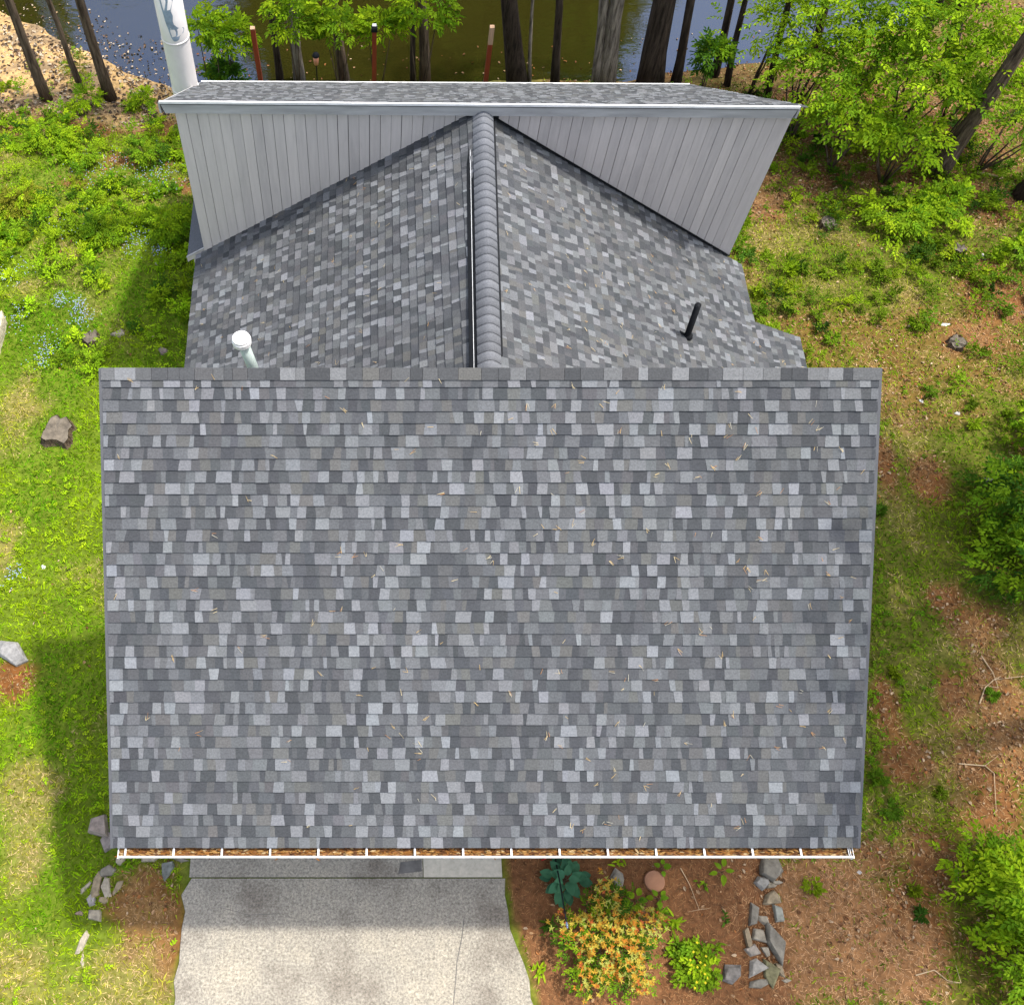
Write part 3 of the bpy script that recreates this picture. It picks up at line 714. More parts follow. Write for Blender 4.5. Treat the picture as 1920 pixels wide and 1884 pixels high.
SHR = [  # ground px,py, radius, height, clumps, per, leaf, key, key2, label
 (1680, 415, .85, .38, 20, 12, .10, 'mid', 'lime', 'round green shrub on the grass below the upper right thicket'),
 (1765, 395, .65, .35, 14, 12, .10, 'mid', 'lime', 'green shrub at the foot of the leaning trunk'),
 (1885, 960, .95, .7, 26, 14, .105, 'deep', 'mid', 'dark leafy shrub at the right edge beside the garage roof, upper half'),
 (1905, 1080, .95, .6, 26, 14, .105, 'mid', 'deep', 'glossy green shrub at the right edge below the dark one'),
 (1915, 820, .6, .6, 14, 12, .10, 'mid', 'lime', 'bright shrub tip at the right edge above the dark one'),
 (1890, 1700, .85, .75, 26, 14, .10, 'lime', 'mid', 'bright green shrub in the lower right corner'),
 (1790, 1610, .5, .5, 9, 9, .09, 'lime', 'mid', 'sparse arching branches of fresh leaves above the lower right shrub'),
 (1900, 1820, .8, .6, 22, 12, .095, 'lime', 'mid', 'leafy shrub on the bottom edge in the lower right corner'),
 (1900, 480, .4, .3, 7, 8, .10, 'lime', 'mid', 'small fresh shrub on brown soil at the right edge'),
 (326, 440, .52, .40, 18, 14, .085, 'lime', 'mid', 'rounded bright shrub against the left end of the upper wall'),
 (276, 300, .46, .32, 14, 13, .075, 'mid', 'deep', 'round dark green shrub on the brown soil below the chimney'),
 (166, 205, .38, .35, 10, 10, .09, 'lime', 'mid', 'leafy shrub at the foot of the left shore trunks'),
 (270, 205, .36, .30, 10, 10, .09, 'mid', 'lime', 'small shrub just left of the rear roof corner'),
 (150, 150, .32, .45, 9, 8, .07, 'olive', 'mid', 'thin olive shrub in the sand by the thinnest trunk'),
 (205, 440, .55, .25, 16, 12, .075, 'mid', 'lime', 'low mounded shrub in the middle of the left bank'),
 (95, 280, .60, .30, 18, 12, .09, 'lime', 'mid', 'broad bright shrub on the upper left bank'),
 (45, 385, .50, .25, 13, 12, .09, 'lime', 'olive', 'yellowish shrub near the left edge of the bank'),
 (160, 300, .40, .22, 10, 12, .08, 'mid', 'lime', 'small shrub right of the broad bright shrub on the bank'),
]
for i, (px, py, R, hz, nc, per, leaf, k1, k2, lab) in enumerate(SHR):
    B = G(px, py)
    bush('shrub', lab, 'shrub', B, (R, R, hz * .9), hz * .75, 400 + i, nc, per, leaf, .40 if px < 1000 else .46, k1, k2, 7, .2 if R < .7 else .26, 4, .012)
# leafy saplings standing between the shore trunks, over the far roof edge
LOW = [(385, 60, .0, .62, 'leafy sapling against the water just right of the chimney'), (437, 75, .0, .50, 'bright sapling between the chimney and the leftmost rust red post'),
       (548, 30, .5, .55, 'low branch of lime leaves above the copper garden torch'), (640, 60, .3, .62, 'lime leaved sapling left of the black-capped post'),
       (712, 55, .3, .48, 'sapling leaning over the black-capped post'), (795, 25, .6, .62, 'fresh green sapling over the pair of trunks right of the black-capped post'),
       (420, 140, -.6, .35, 'small dark sapling at the waterline right of the chimney'), (1335, 110, -.2, .42, 'sparse bluish sapling at the waterline behind the dark trunks')]
for i, (px, py, hz, R, lab) in enumerate(LOW):
    R *= 1.15
    B = atZ(px, py, hz); B = atY(px, py, 14.1); hz = B[2]; B[2] = terrain(B[0], B[1])
    bush('sapling', lab, 'sapling', B, (R, R * .7, R * .9), hz - B[2], 500 + i, 15, 9, .13, .40, 'lime' if i < 6 else 'deep', 'mid', 7, .26, 3, .022, 'saplings behind the house', stemname='trunk', part='crown')

# leaning trunk, upper right, and the dark trunk at the right edge
B = G(1758, 328); Tp = atY(1925, 78, B[1] + .3); d = Tp - B
make_tree('leaning_tree', 'long dark trunk leaning to the right through the upper right thicket', B, B + d * 2.1, .20, 'bark_mid', 701, (2.2, 2.2, 1.8), nclump=20, per=7, bend=.05)
B = G(1912, 368); make_tree('forest_tree', 'dark trunk foot cut off by the right edge below the thicket', B, B + np.array([2.6, .4, 8.]), .22, 'bark_dark', 702, (2.2, 2.2, 1.8), nclump=20, per=7)
# tall tree beyond the right edge: shades the right lawn
make_tree('shade_tree', 'tall tree outside the right edge whose shade falls on the lawn', (11.8, -2.0, 0), (10.3, -1.8, 11.3), .3, 'bark_mid', 703, (3.3, 4.6, 2.2), nclump=120, per=13, leaf=.2, key='mid', key2='deep')
make_tree('shade_tree', 'second tall tree outside the right edge beside the dark shrub', (13.4, 2.4, 0), (12.3, 2.4, 10.), .28, 'bark_mid', 704, (2.7, 3.0, 2.0), nclump=70, per=12, leaf=.2, key='mid', key2='deep')

# --- scatter helpers
def sample(rng, n, x0, x1, y0, y1, dens):
    X = rng.uniform(x0, x1, n); Y = rng.uniform(y0, y1, n)
    keep = rng.random(n) < dens(X, Y); return X[keep], Y[keep]
def blades(rng, X, Y, ln, wd, lean, C):
    n = len(X); Z = terrain(X, Y); a = rng.uniform(0, 2 * math.pi, n); t = rng.uniform(*lean, n)
    D = np.stack([np.cos(a) * np.sin(t), np.sin(a) * np.sin(t), np.cos(t)], 1); b = a + math.pi / 2 + rng.normal(size=n) * .5
    S = np.stack([np.cos(b), np.sin(b), np.zeros(n)], 1); P = np.stack([X, Y, Z], 1); ln = ln[:, None]; wd = wd[:, None]
    V = np.empty((n, 3, 3)); V[:, 0] = P - S * wd * .5; V[:, 1] = P + S * wd * .5; V[:, 2] = P + D * ln
    return V.reshape(-1, 3), np.arange(3 * n).reshape(-1, 3), np.repeat(C, 3, 0)
gr = np.random.default_rng(31)
def visible(X, Y):  # keep scatter to the land round the camera's view, with a margin for side steps
    D = (CAM[2]) * math.cos(TH) + (Y - CAM[1]) * math.sin(TH)
    xa = CAM[0] + (0 - 170 - PX) / FPX * D; xb = CAM[0] + (1920 + 170 - PX) / FPX * D
    return (X > xa) & (X < xb)
house_fp = lambda X, Y: (X > -4.35) & (X < 4.3) & (Y > -4.3) & (Y < 10.4)
def gd(X, Y): 
    m_ = masks(X, Y); return np.where(visible(X, Y) & ~house_fp(X, Y), m_['green'] * (.75 + .25 * m_['right'] * 0), 0) * (terrain(X, Y) > WATER + .02)
X, Y = sample(gr, 470000, -14, 17, -7.6, 15, gd); mm = masks(X, Y); n = len(X)
tone = fnoise(X, Y, .8, 2); br_ = fnoise(X, Y, 2.2, 5)
A = np.array([.27, .41, .006]); Bc = np.array([.115, .27, .005]); Yc = np.array([.38, .34, .045]); Oc = np.array([.115, .185, .005])
t = sstep(.35, .65, tone)[:, None]; C = A * t + Bc * (1 - t)
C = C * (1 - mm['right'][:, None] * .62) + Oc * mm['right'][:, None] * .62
dry = np.clip(mm['straw'] * 1.3 + .45 * (gr.random(n) < .10 + .08 * sstep(-4.8, -6, Y)), 0, 1)[:, None]; C = C * (1 - dry) + Yc * dry
C = C * gr.uniform(.35, 1.45, (n, 1))
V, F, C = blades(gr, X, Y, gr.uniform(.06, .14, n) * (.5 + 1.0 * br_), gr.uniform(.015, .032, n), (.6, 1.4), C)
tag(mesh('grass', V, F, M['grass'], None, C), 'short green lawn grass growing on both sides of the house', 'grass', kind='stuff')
print('grass', n)
# dry straw and pine needles on the bare patches and beds
def sdn(X, Y):
    m_ = masks(X, Y); return np.where(visible(X, Y) & ~house_fp(X, Y) & ~m_['drive'], np.clip(m_['straw'] * .9 + m_['soil'] * .5 + m_['mulch'] * .85 + m_['duff'], 0, 1), 0) * (terrain(X, Y) > WATER)
X, Y = sample(gr, 460000, -14, 17, -7.6, 15, sdn); mm = masks(X, Y); n = len(X)
Sc = np.array([.46, .33, .15]); Mc = np.array([.25, .125, .05]); C = Sc + (Mc - Sc) * np.clip(mm['mulch'] + .7 * mm['soil'], 0, 1)[:, None]; C = C + (np.array([.42, .24, .115]) - C) * mm['duff'][:, None]; C = C * gr.uniform(.35, 1.5, (n, 1))
V, F, C = blades(gr, X, Y, gr.uniform(.05, .12, n), gr.uniform(.006, .012, n), (1.25, 1.56), C); V[:, 2] += .006
tag(mesh('straw', V, F, M['needle'], None, C), 'dry straw and pine needles covering the bare soil and beds', 'straw', kind='stuff')
# broad-leaved ground cover
def cdn(X, Y):
    m_ = masks(X, Y); leftc = (X < -4) & (Y < 5); up = (Y > 5)
    k = np.where(up, .62, np.where(leftc, .42 * sstep(.44, .57, fnoise(X, Y, .45, 1) + .12 * sstep(2.2, 0, np.abs(Y - 1.2))), .45 * sstep(.48, .62, fnoise(X, Y, .8, 4))))
    k = k * np.where(up, .55 * sstep(.45, .60, fnoise(X, Y, .9, 6)), 1) + 1.0 * ((X > 4.6) & (X < 7.4) & (Y < 5.5) & (Y > -4.6)) * sstep(.38, .50, fnoise(X, Y, 1.0, 1))
    return np.where(visible(X, Y) & ~house_fp(X, Y), k * np.clip(m_['green'] + .25 * (Y > 5), 0, 1), 0) * (terrain(X, Y) > WATER + .05)
X, Y = sample(gr, 52000, -14, 17, -7.6, 15.5, cdn); n = len(X); Z = terrain(X, Y)
hh = np.where(Y > 5, gr.uniform(.03, .30, n), gr.uniform(.02, .07, n)); a = gr.uniform(0, 6.283, n)
P = np.stack([X, Y, Z + hh], 1); T = np.stack([np.cos(a), np.sin(a), gr.uniform(-.1, .5, n)], 1)
rt = sstep(3.5, 6, X)[:, None]; c = tint(gr, n, 'lime') * (1 - rt) + tint(gr, n, 'mid') * rt * .85
V, F, C = sprays(gr, P, T, np.where(Y > 5, .16, .09), 5, .062, .5, 'lime', colors=c)
tag(mesh('ground_cover', V, F, M['leaf'], None, C), 'low broad-leaved weeds and seedlings carpeting the banks and lawn edges', 'ground cover', kind='stuff')
print('cover', n)
# taller leafy weeds growing in clumps on the banks
def wdn(X, Y):
    m_ = masks(X, Y); z = terrain(X, Y)
    k = np.where(X < 0, sstep(4.6, 7.5, Y) * sstep(.42, .54, fnoise(X, Y, .9, 6)), .5 * sstep(4.5, 9, Y) * sstep(.44, .58, fnoise(X, Y, .6, 2)) + .22 * ((X < 8.5) & (Y > 1.5) & (Y < 7)) + .03)
    return np.where(visible(X, Y) & ~house_fp(X, Y) & (np.abs(X - .3) > 5.3), k * (1 - .85 * m_['sand']) * (1 - .6 * m_['straw']), 0) * (z > WATER + .12)
X, Y = sample(gr, 7600, -14, 17, -7.2, 15.5, wdn); n = len(X); reps = 11
big = gr.uniform(.45, 1.15, n) * np.where(Y > 4.5, 1, .55); C0 = np.stack([X, Y, terrain(X, Y)], 1)
kk = gr.random(n)[:, None]; c0 = np.where(kk < .42, tint(gr, n, 'lime'), np.where(kk < .85, tint(gr, n, 'mid'), tint(gr, n, 'deep')))
rt = sstep(3.5, 6, X)[:, None]; c0 = c0 * (1 - .35 * rt)
a = gr.uniform(0, 6.283, (n, reps)); el = gr.uniform(.05, 1.0, (n, reps)); bs_ = big[:, None]
T = np.stack([np.cos(a) * np.cos(el), np.sin(a) * np.cos(el), np.sin(el)], 2).reshape(-1, 3); rad = (gr.uniform(.0, .12, (n, reps)) * bs_).reshape(-1, 1)
P = np.repeat(C0, reps, 0) + T * rad * (1, 1, .3); P[:, 2] += (gr.uniform(.02, .22, (n, reps)) * bs_).ravel()
V, F, C = sprays(gr, P, T, np.repeat(.19 * big, reps), 6, .085, .46, 'lime', colors=np.repeat(c0, reps, 0) * gr.uniform(.8, 1.2, (n * reps, 1)))
tag(mesh('leafy_weeds', V, F, M['leaf'], None, C), 'clumps of knee-high leafy weeds on the banks either side of the house', 'weeds', kind='stuff')
print('weeds', n)
# fallen leaves
def ldn(X, Y):
    m_ = masks(X, Y); return np.where(visible(X, Y) & ~house_fp(X, Y) & ~m_['drive'], np.clip(m_['litter'] * .9 + m_['soil'] * .75 * sstep(.4, .6, fnoise(X, Y, 1.5, 2)) + .05 * (X > 4.5) * sstep(.45, .65, fnoise(X, Y, 1.1, 6)) + .12 * m_['mulch'] + .008 + .75 * m_['sand'] * sstep(.35, .6, fnoise(X, Y, 1.2, 4)) * sstep(18.6, 16.5, Y), 0, 1), 0) * (terrain(X, Y) > WATER - .45) * np.where(terrain(X, Y) < WATER, np.where(X > -5.6, .05, .4), 1)
X, Y = sample(gr, 130000, -14, 17, -7.6, 18.5, ldn); n = len(X); Z = np.maximum(terrain(X, Y), WATER) + gr.uniform(.004, .03, n)
a = gr.uniform(0, 6.283, n); D = np.stack([np.cos(a), np.sin(a), gr.normal(size=n) * .25], 1); Nn = np.tile([0, 0, 1.], (n, 1)) + gr.normal(size=(n, 3)) * .4
pal = np.array([[.22, .11, .048], [.33, .205, .11], [.13, .06, .028], [.42, .31, .20], [.28, .115, .04]]); C = pal[gr.choice(5, n, p=[.3, .27, .2, .1, .13])] * gr.uniform(.7, 1.2, (n, 1)); sd_ = masks(X, Y)['sand'] > .5; q_ = np.array([[.06, .045, .035], [.44, .36, .26], [.16, .10, .06], [.38, .26, .14]])[gr.choice(4, n, p=[.35, .25, .25, .15])]; C = np.where(sd_[:, None], q_, C)
ln = gr.uniform(.035, .09, n) * np.where(sd_ & (Z > WATER + .04), 1.6, 1); V, F = leaves(np.stack([X, Y, Z], 1), D, Nn, ln, ln * .55, .3)
tag(mesh('fallen_leaves', V, F, M['litter'], None, np.repeat(C, 6, 0)), 'brown fallen leaves littering the shore and bare soil', 'fallen leaves', kind='stuff')
# forget-me-nots
fl = []; fc = []
for (px, py, r, nn_) in ((115, 568, 14, 70), (150, 578, 12, 60), (158, 602, 20, 90), (95, 655, 26, 70), (80, 678, 20, 50), (200, 322, 50, 130), (300, 335, 40, 110), (262, 462, 30, 90), (300, 478, 14, 50), (30, 520, 30, 60), (35, 605, 25, 50), (30, 1080, 18, 40), (170, 430, 30, 50), (120, 430, 25, 40)):
    P = G(px, py); s_ = depth(P) / FPX; q = P + gr.normal(size=(nn_, 3)) * np.array([r * s_ * .6, r * s_ * .7, 0]); q[:, 2] = terrain(q[:, 0], q[:, 1]) + gr.uniform(.10, .2, nn_); fl.append(q)
P = np.concatenate(fl); n = len(P); parts = []
for k in range(5):
    an = k * 1.2566 + gr.uniform(0, 1, n); D = np.stack([np.cos(an), np.sin(an), np.full(n, .2)], 1)
    V, F = leaves(P, D, np.tile([0, 0, 1.], (n, 1)), gr.uniform(.009, .016, n), .012, .1); c = np.tile([.36, .44, .66], (n, 1)) * gr.uniform(.75, 1.2, (n, 1)); parts.append((V, F, np.repeat(c, 6, 0)))
V, F, C = join(parts); tag(mesh('blue_flowers', V, F, M['leaf'], None, C), 'tiny pale blue flowers dotted over the left lawn and bank', 'flowers', kind='stuff')
# needles lying on the roofs
def rneed(rng, n, O, u, v, nrm, Lu, Lv, bias):
    out = []
    for i in range(n):
        s = Lu * (rng.random() ** bias); t = Lv * rng.random(); k = rng.integers(1, 4); a0 = rng.uniform(0, 6.28)
        for j in range(k):
            an = a0 + rng.normal() * .3; d = u * math.cos(an) + v * math.sin(an); e = np.cross(nrm, d); l = rng.uniform(.04, .09); w_ = rng.uniform(.0018, .0036)
            p = O + u * s + v * t + nrm * .029 + (u * rng.normal() + v * rng.normal()) * .012
            out.append([p - e * w_, p + e * w_, p + d * l + e * w_ * .5 + nrm * .004, p + d * l - e * w_ * .5 + nrm * .004])
    return out
nr = np.random.default_rng(61); nd = rneed(nr, 190, O, uF, vF, nF, 2 * HW - .1, SL - .1, .62) + rneed(nr, 90, OL, uL, vL, nL, YW - .1, LL - .3, 1) + rneed(nr, 120, OR, uR, vR, nR, YW - .1, LR - .3, 1) + rneed(nr, 22, OP, uP, vP, nP, 4.5, Lp, .8)
nd = np.array(nd); C = .75 * np.array([[.50, .34, .14], [.58, .47, .27], [.42, .20, .08], [.45, .42, .33]])[nr.choice(4, len(nd), p=[.4, .25, .2, .15])]
tag(mesh('pine_needles', nd.reshape(-1, 3), np.arange(len(nd) * 4).reshape(-1, 4), M['needle'], None, np.repeat(C, 4, 0)), 'fallen pine needles scattered over the grey shingles', 'pine needles', kind='stuff')
n = 2600; X = nr.uniform(gx0 + .02, gx1 - .02, n); P = np.stack([X, nr.uniform(gy1 + .0, gy0 - .03, n), np.full(n, gzb + .05) + nr.uniform(0, .035, n) + .012 * np.sin(X * 7)], 1); a = nr.normal(size=n) * .5 + np.where(nr.random(n) < .5, 0, math.pi)
D = np.stack([np.cos(a), np.sin(a) * .4, nr.normal(size=n) * .2], 1); ln = nr.uniform(.04, .10, n); V, F = leaves(P, D, np.tile([0, 0, 1.], (n, 1)), ln, ln * .25)
C = .6 * np.array([[.34, .15, .04], [.50, .29, .10], [.16, .07, .03], [.62, .46, .25]])[nr.choice(4, n, p=[.4, .25, .25, .1])]
b = MB(); b.box(gx0 + .005, gx1 - .005, gy1 + .0, gy0 - .005, gzb + .005, gzb + .05); gd_ = b.build('gutter_debris', plain('wet_leaves', (.17, .075, .025), .9, .4, 12), gutter)
mesh('gutter_needles', V, F, M['litter'], gd_, np.repeat(C, 6, 0)); gd_.children[0]['kind'] = 'stuff'

# ================================================================== STONES, STUMPS, SMALL THINGS
def stone(name, label, cat, px, py, wpx, hpx, hgt, c, seed, rot=0.0, group=None, npts=16, tilt=.0):
    rng = np.random.default_rng(seed); P = G(px, py); s_ = depth(P) / FPX; a, b_ = wpx * s_ * .5, hpx * s_ * .5
    bm = bmesh.new(); k_ = int(rng.integers(4, 7)) if npts == 16 else npts; th = (np.arange(k_) + rng.uniform(-.38, .38, k_)) * 2 * math.pi / k_ + rng.uniform(0, 6)
    a, b_ = a * 1.12, b_ * 1.12; gxs, gys = rng.normal() * .35, rng.normal() * .35
    for t in th:
        hgt_ = hgt; q = rng.uniform(.72, 1.22); cx_, cy_ = math.cos(t), math.sin(t)
        bm.verts.new((a * q * cx_, b_ * q * cy_, -.06)); bm.verts.new((a * q * cx_, b_ * q * cy_, hgt * (.45 + .2 * rng.random() + .2 * (gxs * cx_ + gys * cy_))))
        q *= rng.uniform(.62, .93); bm.verts.new((a * q * cx_, b_ * q * cy_, hgt * (.85 + .15 * rng.random() + .3 * (gxs * cx_ + gys * cy_))))
    bmesh.ops.convex_hull(bm, input=bm.verts, use_existing_faces=False)
    for v in [v for v in bm.verts if not v.link_faces]: bm.verts.remove(v)
    bmesh.ops.bevel(bm, geom=list(bm.edges), offset=min(a, b_) * .035, segments=1, affect='EDGES')
    me = bpy.data.meshes.new(name); bm.to_mesh(me); bm.free()
    n = len(me.vertices); at = me.color_attributes.new('Col', 'FLOAT_COLOR', 'POINT'); cc = np.ones((n, 4)); cc[:, :3] = np.array(c) * .72; at.data.foreach_set('color', cc.ravel())
    me.materials.append(M['stone']); o = bpy.data.objects.new(name, me); COL.objects.link(o); o.location = P + np.array([0, 0, -.045]); o.rotation_euler = (tilt * rng.normal(), tilt * rng.normal(), rot)
    tag(o, label, cat, group); return o
GREY, TAN, PALE, BLUE = (.255, .23, .185), (.34, .27, .175), (.43, .375, .285), (.235, .245, .22)
LST = [(314, 1632, 22, 42, .16, BLUE, 0, 'upright blue grey stone beside the driveway edge'), (281, 1610, 34, 20, .14, PALE, .3, 'pale stone just under the gutter left of the driveway'),
       (227, 1614, 18, 18, .12, PALE, 0, 'white stone next to the green tuft at the garage corner'), (202, 1634, 32, 22, .13, GREY, .4, 'grey slab at the top of the left stone border'),
       (181, 1661, 20, 44, .13, TAN, -.1, 'tall tan flagstone on the outer side of the left border'), (200, 1665, 22, 38, .13, PALE, 0, 'cream flagstone beside the tall tan one in the left border'),
       (222, 1662, 12, 30, .10, TAN, -.5, 'narrow tan stone inside the left border'), (172, 1689, 26, 24, .12, (.36, .33, .31), .2, 'brownish stone below the tall tan flagstone'),
       (193, 1687, 20, 13, .10, TAN, 0, 'small tan stone below the cream flagstone'), (181, 1714, 30, 28, .13, PALE, .2, 'bright white block in the left border'),
       (160, 1665, 30, 9, .08, PALE, .9, 'thin white sliver lying in the grass beside the left border'), (156, 1765, 17, 50, .10, PALE, -.35, 'long white stone standing alone below the left border'),
       (155, 1800, 8, 24, .07, PALE, 0, 'lowest thin white stone of the left border'), (337, 1609, 34, 14, .10, GREY, -.3, 'grey stone wedged between gutter and driveway corner'),
       (150, 1711, 18, 10, .08, (.33, .24, .2), 0, 'small brown stone in the grass left of the white block')]
for i, (px, py, w_, h_, z_, c, r_, lab) in enumerate(LST): stone('border_stone', lab, 'stone', px, py, w_, h_, z_, c, 900 + i, r_, 'stones bordering the left bed')
RST = [(1441, 1628, 42, 46, .24, GREY, 0, 'large rounded grey boulder at the top of the right stone row'), (1428, 1655, 28, 22, .15, (.36, .34, .30), .2, 'grey brown stone under the large boulder'),
       (1444, 1660, 22, 12, .12, PALE, .1, 'small white stone under the large boulder'), (1456, 1655, 18, 8, .10, PALE, 0, 'thin white chip at the right of the stone row top'),
       (1447, 1684, 34, 24, .14, TAN, .5, 'tan slab in the upper stone row'), (1459, 1712, 22, 40, .13, (.36, .36, .30), .3, 'mossy long stone on the right side of the row'),
       (1411, 1715, 18, 44, .14, GREY, -.3, 'pointed grey slab on the left side of the row'), (1431, 1724, 22, 20, .12, PALE, .1, 'squarish white stone in the middle of the row'),
       (1400, 1758, 14, 50, .12, TAN, .1, 'narrow beige stone on the left side of the row'), (1424, 1753, 30, 32, .14, PALE, .6, 'cream triangular stone in the middle of the row'),
       (1450, 1762, 32, 72, .18, GREY, .1, 'biggest flat grey stone in the right row'), (1410, 1782, 26, 30, .12, (.38, .33, .27), -.5, 'brown stone below the cream triangle'),
       (1434, 1782, 20, 22, .11, PALE, 0, 'little pale stone beside the biggest flat one'), (1418, 1815, 42, 34, .14, (.40, .37, .32), .3, 'light grey flagstone near the bottom of the row'),
       (1447, 1822, 30, 46, .14, (.24, .22, .12), 0, 'olive brown stone near the bottom of the row'), (1462, 1818, 14, 28, .12, TAN, .3, 'narrow tan stone right of the olive one'),
       (1422, 1843, 40, 18, .12, GREY, 0, 'grey stone cut by the bottom of the row'), (1476, 1838, 20, 10, .08, PALE, 0, 'small pale stone at the bottom right of the row'),
       (1372, 1825, 40, 30, .14, (.22, .20, .18), .2, 'dark grey rock left of the stone row bottom')]
for i, (px, py, w_, h_, z_, c, r_, lab) in enumerate(RST): stone('wall_stone', lab, 'stone', px, py, w_, h_, z_, c, 950 + i, r_, 'stones in the right row')
OST = [(193, 1552, 44, 40, .30, (.34, .28, .24), 0, 'pinkish grey boulder tucked under the left garage corner'), (205, 1578, 34, 30, .20, (.27, .235, .21), .3, 'lower grey boulder at the left garage corner'),
       (-4, 640, 34, 110, .35, (.62, .55, .42), 0, 'large pale boulder cut off by the left edge'), (30, 1228, 62, 36, .20, (.34, .33, .32), -.55, 'long grey slab on the lawn at the left edge'),
       (224, 628, 26, 16, .12, PALE, .2, 'pale rock right of the small stump on the left lawn'), (300, 494, 26, 12, .10, (.6, .5, .36), .3, 'tan rock on the grass below the bright shrub'),
       (306, 660, 20, 16, .12, (.30, .24, .21), 0, 'brown rock in the shade left of the middle roof'), (1773, 608, 20, 10, .06, (.66, .66, .64), .1, 'white flat stone on the brown right lawn'),
       (1852, 900, 22, 12, .08, (.55, .50, .47), 0, 'pinkish stone under the dark shrub on the right'), (1845, 482, 16, 14, .08, (.45, .44, .42), .6, 'grey stone beside the dark stump on the right'),
       (1795, 775, 14, 9, .06, (.5, .48, .46), 0, 'small grey stone on the right lawn in the middle'), (1728, 752, 12, 8, .06, (.5, .5, .5), 0, 'tiny grey stone on the right lawn near the roof ridge corner'),
       (1612, 1634, 12, 9, .05, (.65, .63, .6), .3, 'tiny white stone on bare soil under the right gutter end'), (82, 1063, 12, 10, .06, (.7, .69, .66), 0, 'tiny white stone in the bright ground cover on the left'),
       (1158, 1650, 22, 34, .12, (.34, .31, .25), .2, 'brown rock beside the blue green hosta')]
for i, (px, py, w_, h_, z_, c, r_, lab) in enumerate(OST): stone('rock', lab, 'rock', px, py, w_, h_, z_, c, 980 + i, r_)
M['cut'] = plain('cut_wood', (.125, .105, .08), .9, .4, 7, bmp=.4)
M['oldwood'] = plain('old_wood', (.33, .25, .17), .9, .35, 5, mapscale=(1, 1, 3), bmp=.4)
def stump(label, px, py, r, h, seed, dark=False):
    rng = np.random.default_rng(seed); P = G(px, py); t = empty('tree_stump', P); n = 18; q = r * (1 + .16 * rng.normal(size=n)).clip(.7, 1.35)
    an = np.arange(n) * 2 * math.pi / n; b = MB()
    ring = lambda k, z: [(k * q[i] * math.cos(an[i]), k * q[i] * math.sin(an[i]), z + .03 * rng.normal() * (z > 0)) for i in range(n)]
    V = ring(1.4, -.1) + ring(1.1, h * .35) + ring(1., h); b.add(V, [(j * n + i, j * n + (i + 1) % n, (j + 1) * n + (i + 1) % n, (j + 1) * n + i) for j in range(2) for i in range(n)])
    b.build('bark', M['bark_dark'] if dark else M['bark_mid'], t)
    b2 = MB(); top = V[2 * n:]; b2.add([tuple(.97 * np.array(p[:2])) + (p[2],) for p in top] + [(0, 0, h - .02)], [(i, (i + 1) % n, n) for i in range(n)]); b2.build('cut_face', M['cut'], t)
    tag(t, label, 'stump'); return t
stump('wide weathered grey stump on the bright left lawn', 110, 812, .30, .16, 41)
stump('small brown stump left of the pale rock on the left lawn', 172, 638, .16, .14, 42)
stump('dark rotting stump beside the brown soil on the right', 1792, 477, .14, .2, 43, True)
stump('crumbling stump with leaves in it on the right lawn', 1792, 645, .17, .08, 44)
stump('pale broken stump on the grass right of the upper wall', 1550, 425, .17, .14, 45)
# posts behind the house
M['post'] = plain('rust_red_stain', (.20, .035, .012), .6, .25, 4, mapscale=(3, 3, .5))
M['raw'] = plain('raw_wood', (.42, .27, .17), .8, .25, 5, mapscale=(3, 3, .4))
M['glass'] = plain('solar_cell', (.55, .55, .56), .2, .1, 6)
for i, (px, lab) in enumerate(((473, 'leftmost rust red post rising behind the rear roof'), (702, 'rust red post with a black solar cap behind the rear roof'), (923, 'rust red post with a bare wood top behind the rear roof'))):
    Tp = atY(px, 50, 12.3); z0 = float(terrain(Tp[0], 12.3)); t = empty('wooden_post', (Tp[0], 12.3, z0)); h = Tp[2] - z0; hw = .05; ln_ = -.12 if i == 0 else 0
    b = MB(); b.prism([(-hw - ln_, -hw, -.3), (hw - ln_, -hw, -.3), (hw - ln_, hw, -.3), (-hw - ln_, hw, -.3)], (ln_, 0, h + .3 - (.42 if i == 2 else .05))); b.build('shaft', M['post'], t)
    if i == 2: b = MB(); b.box(-hw, hw, -hw, hw, h - .42, h); b.build('bare_top', M['raw'], t)
    if i == 0: b = MB(); b.box(-hw, hw, -hw, hw, h - .05, h - .03); b.build('top_face', M['raw'], t)
    if i == 1:
        b = MB(); b.box(-.07, .07, -.07, .07, h - .10, h - .02); b.prism([(-.07, -.07, h - .02), (.07, -.07, h - .02), (.045, -.045, h + .03), (-.045, -.045, h + .03)], (0, .001, 0)); b.build('solar_cap', M['dark'], t)
        b = MB(); b.box(-.042, .042, -.042, .042, h - .02, h + .035); b.build('solar_cell', M['glass'], t)
    tag(t, lab, 'post', 'posts behind the house')
# copper garden torch
Tp = atY(592, 103, 12.9); z0 = float(terrain(Tp[0], 12.9)); t = empty('garden_torch', (Tp[0], 12.9, z0)); h = Tp[2] - z0
b = MB(); b.tube([(0, 0, -.2), (0, 0, h - .2)], .014, 8); b.build('pole', M['dark'], t)
b = MB(); b.tube([(0, 0, h - .27), (0, 0, h - .26), (0, 0, h - .04)], [.035, .05, .075], 14); b.build('bowl', plain('copper', (.62, .27, .16), .4, .15, 6, metal=.3), t, True)
b = MB(); b.tube([(0, 0, h - .04), (0, 0, h - .02), (0, 0, h + .03), (0, 0, h + .05)], [.085, .085, .06, .03], 14); b.build('lid', M['dark'], t, True)
tag(t, 'copper and black garden torch on a thin pole by the water', 'torch')

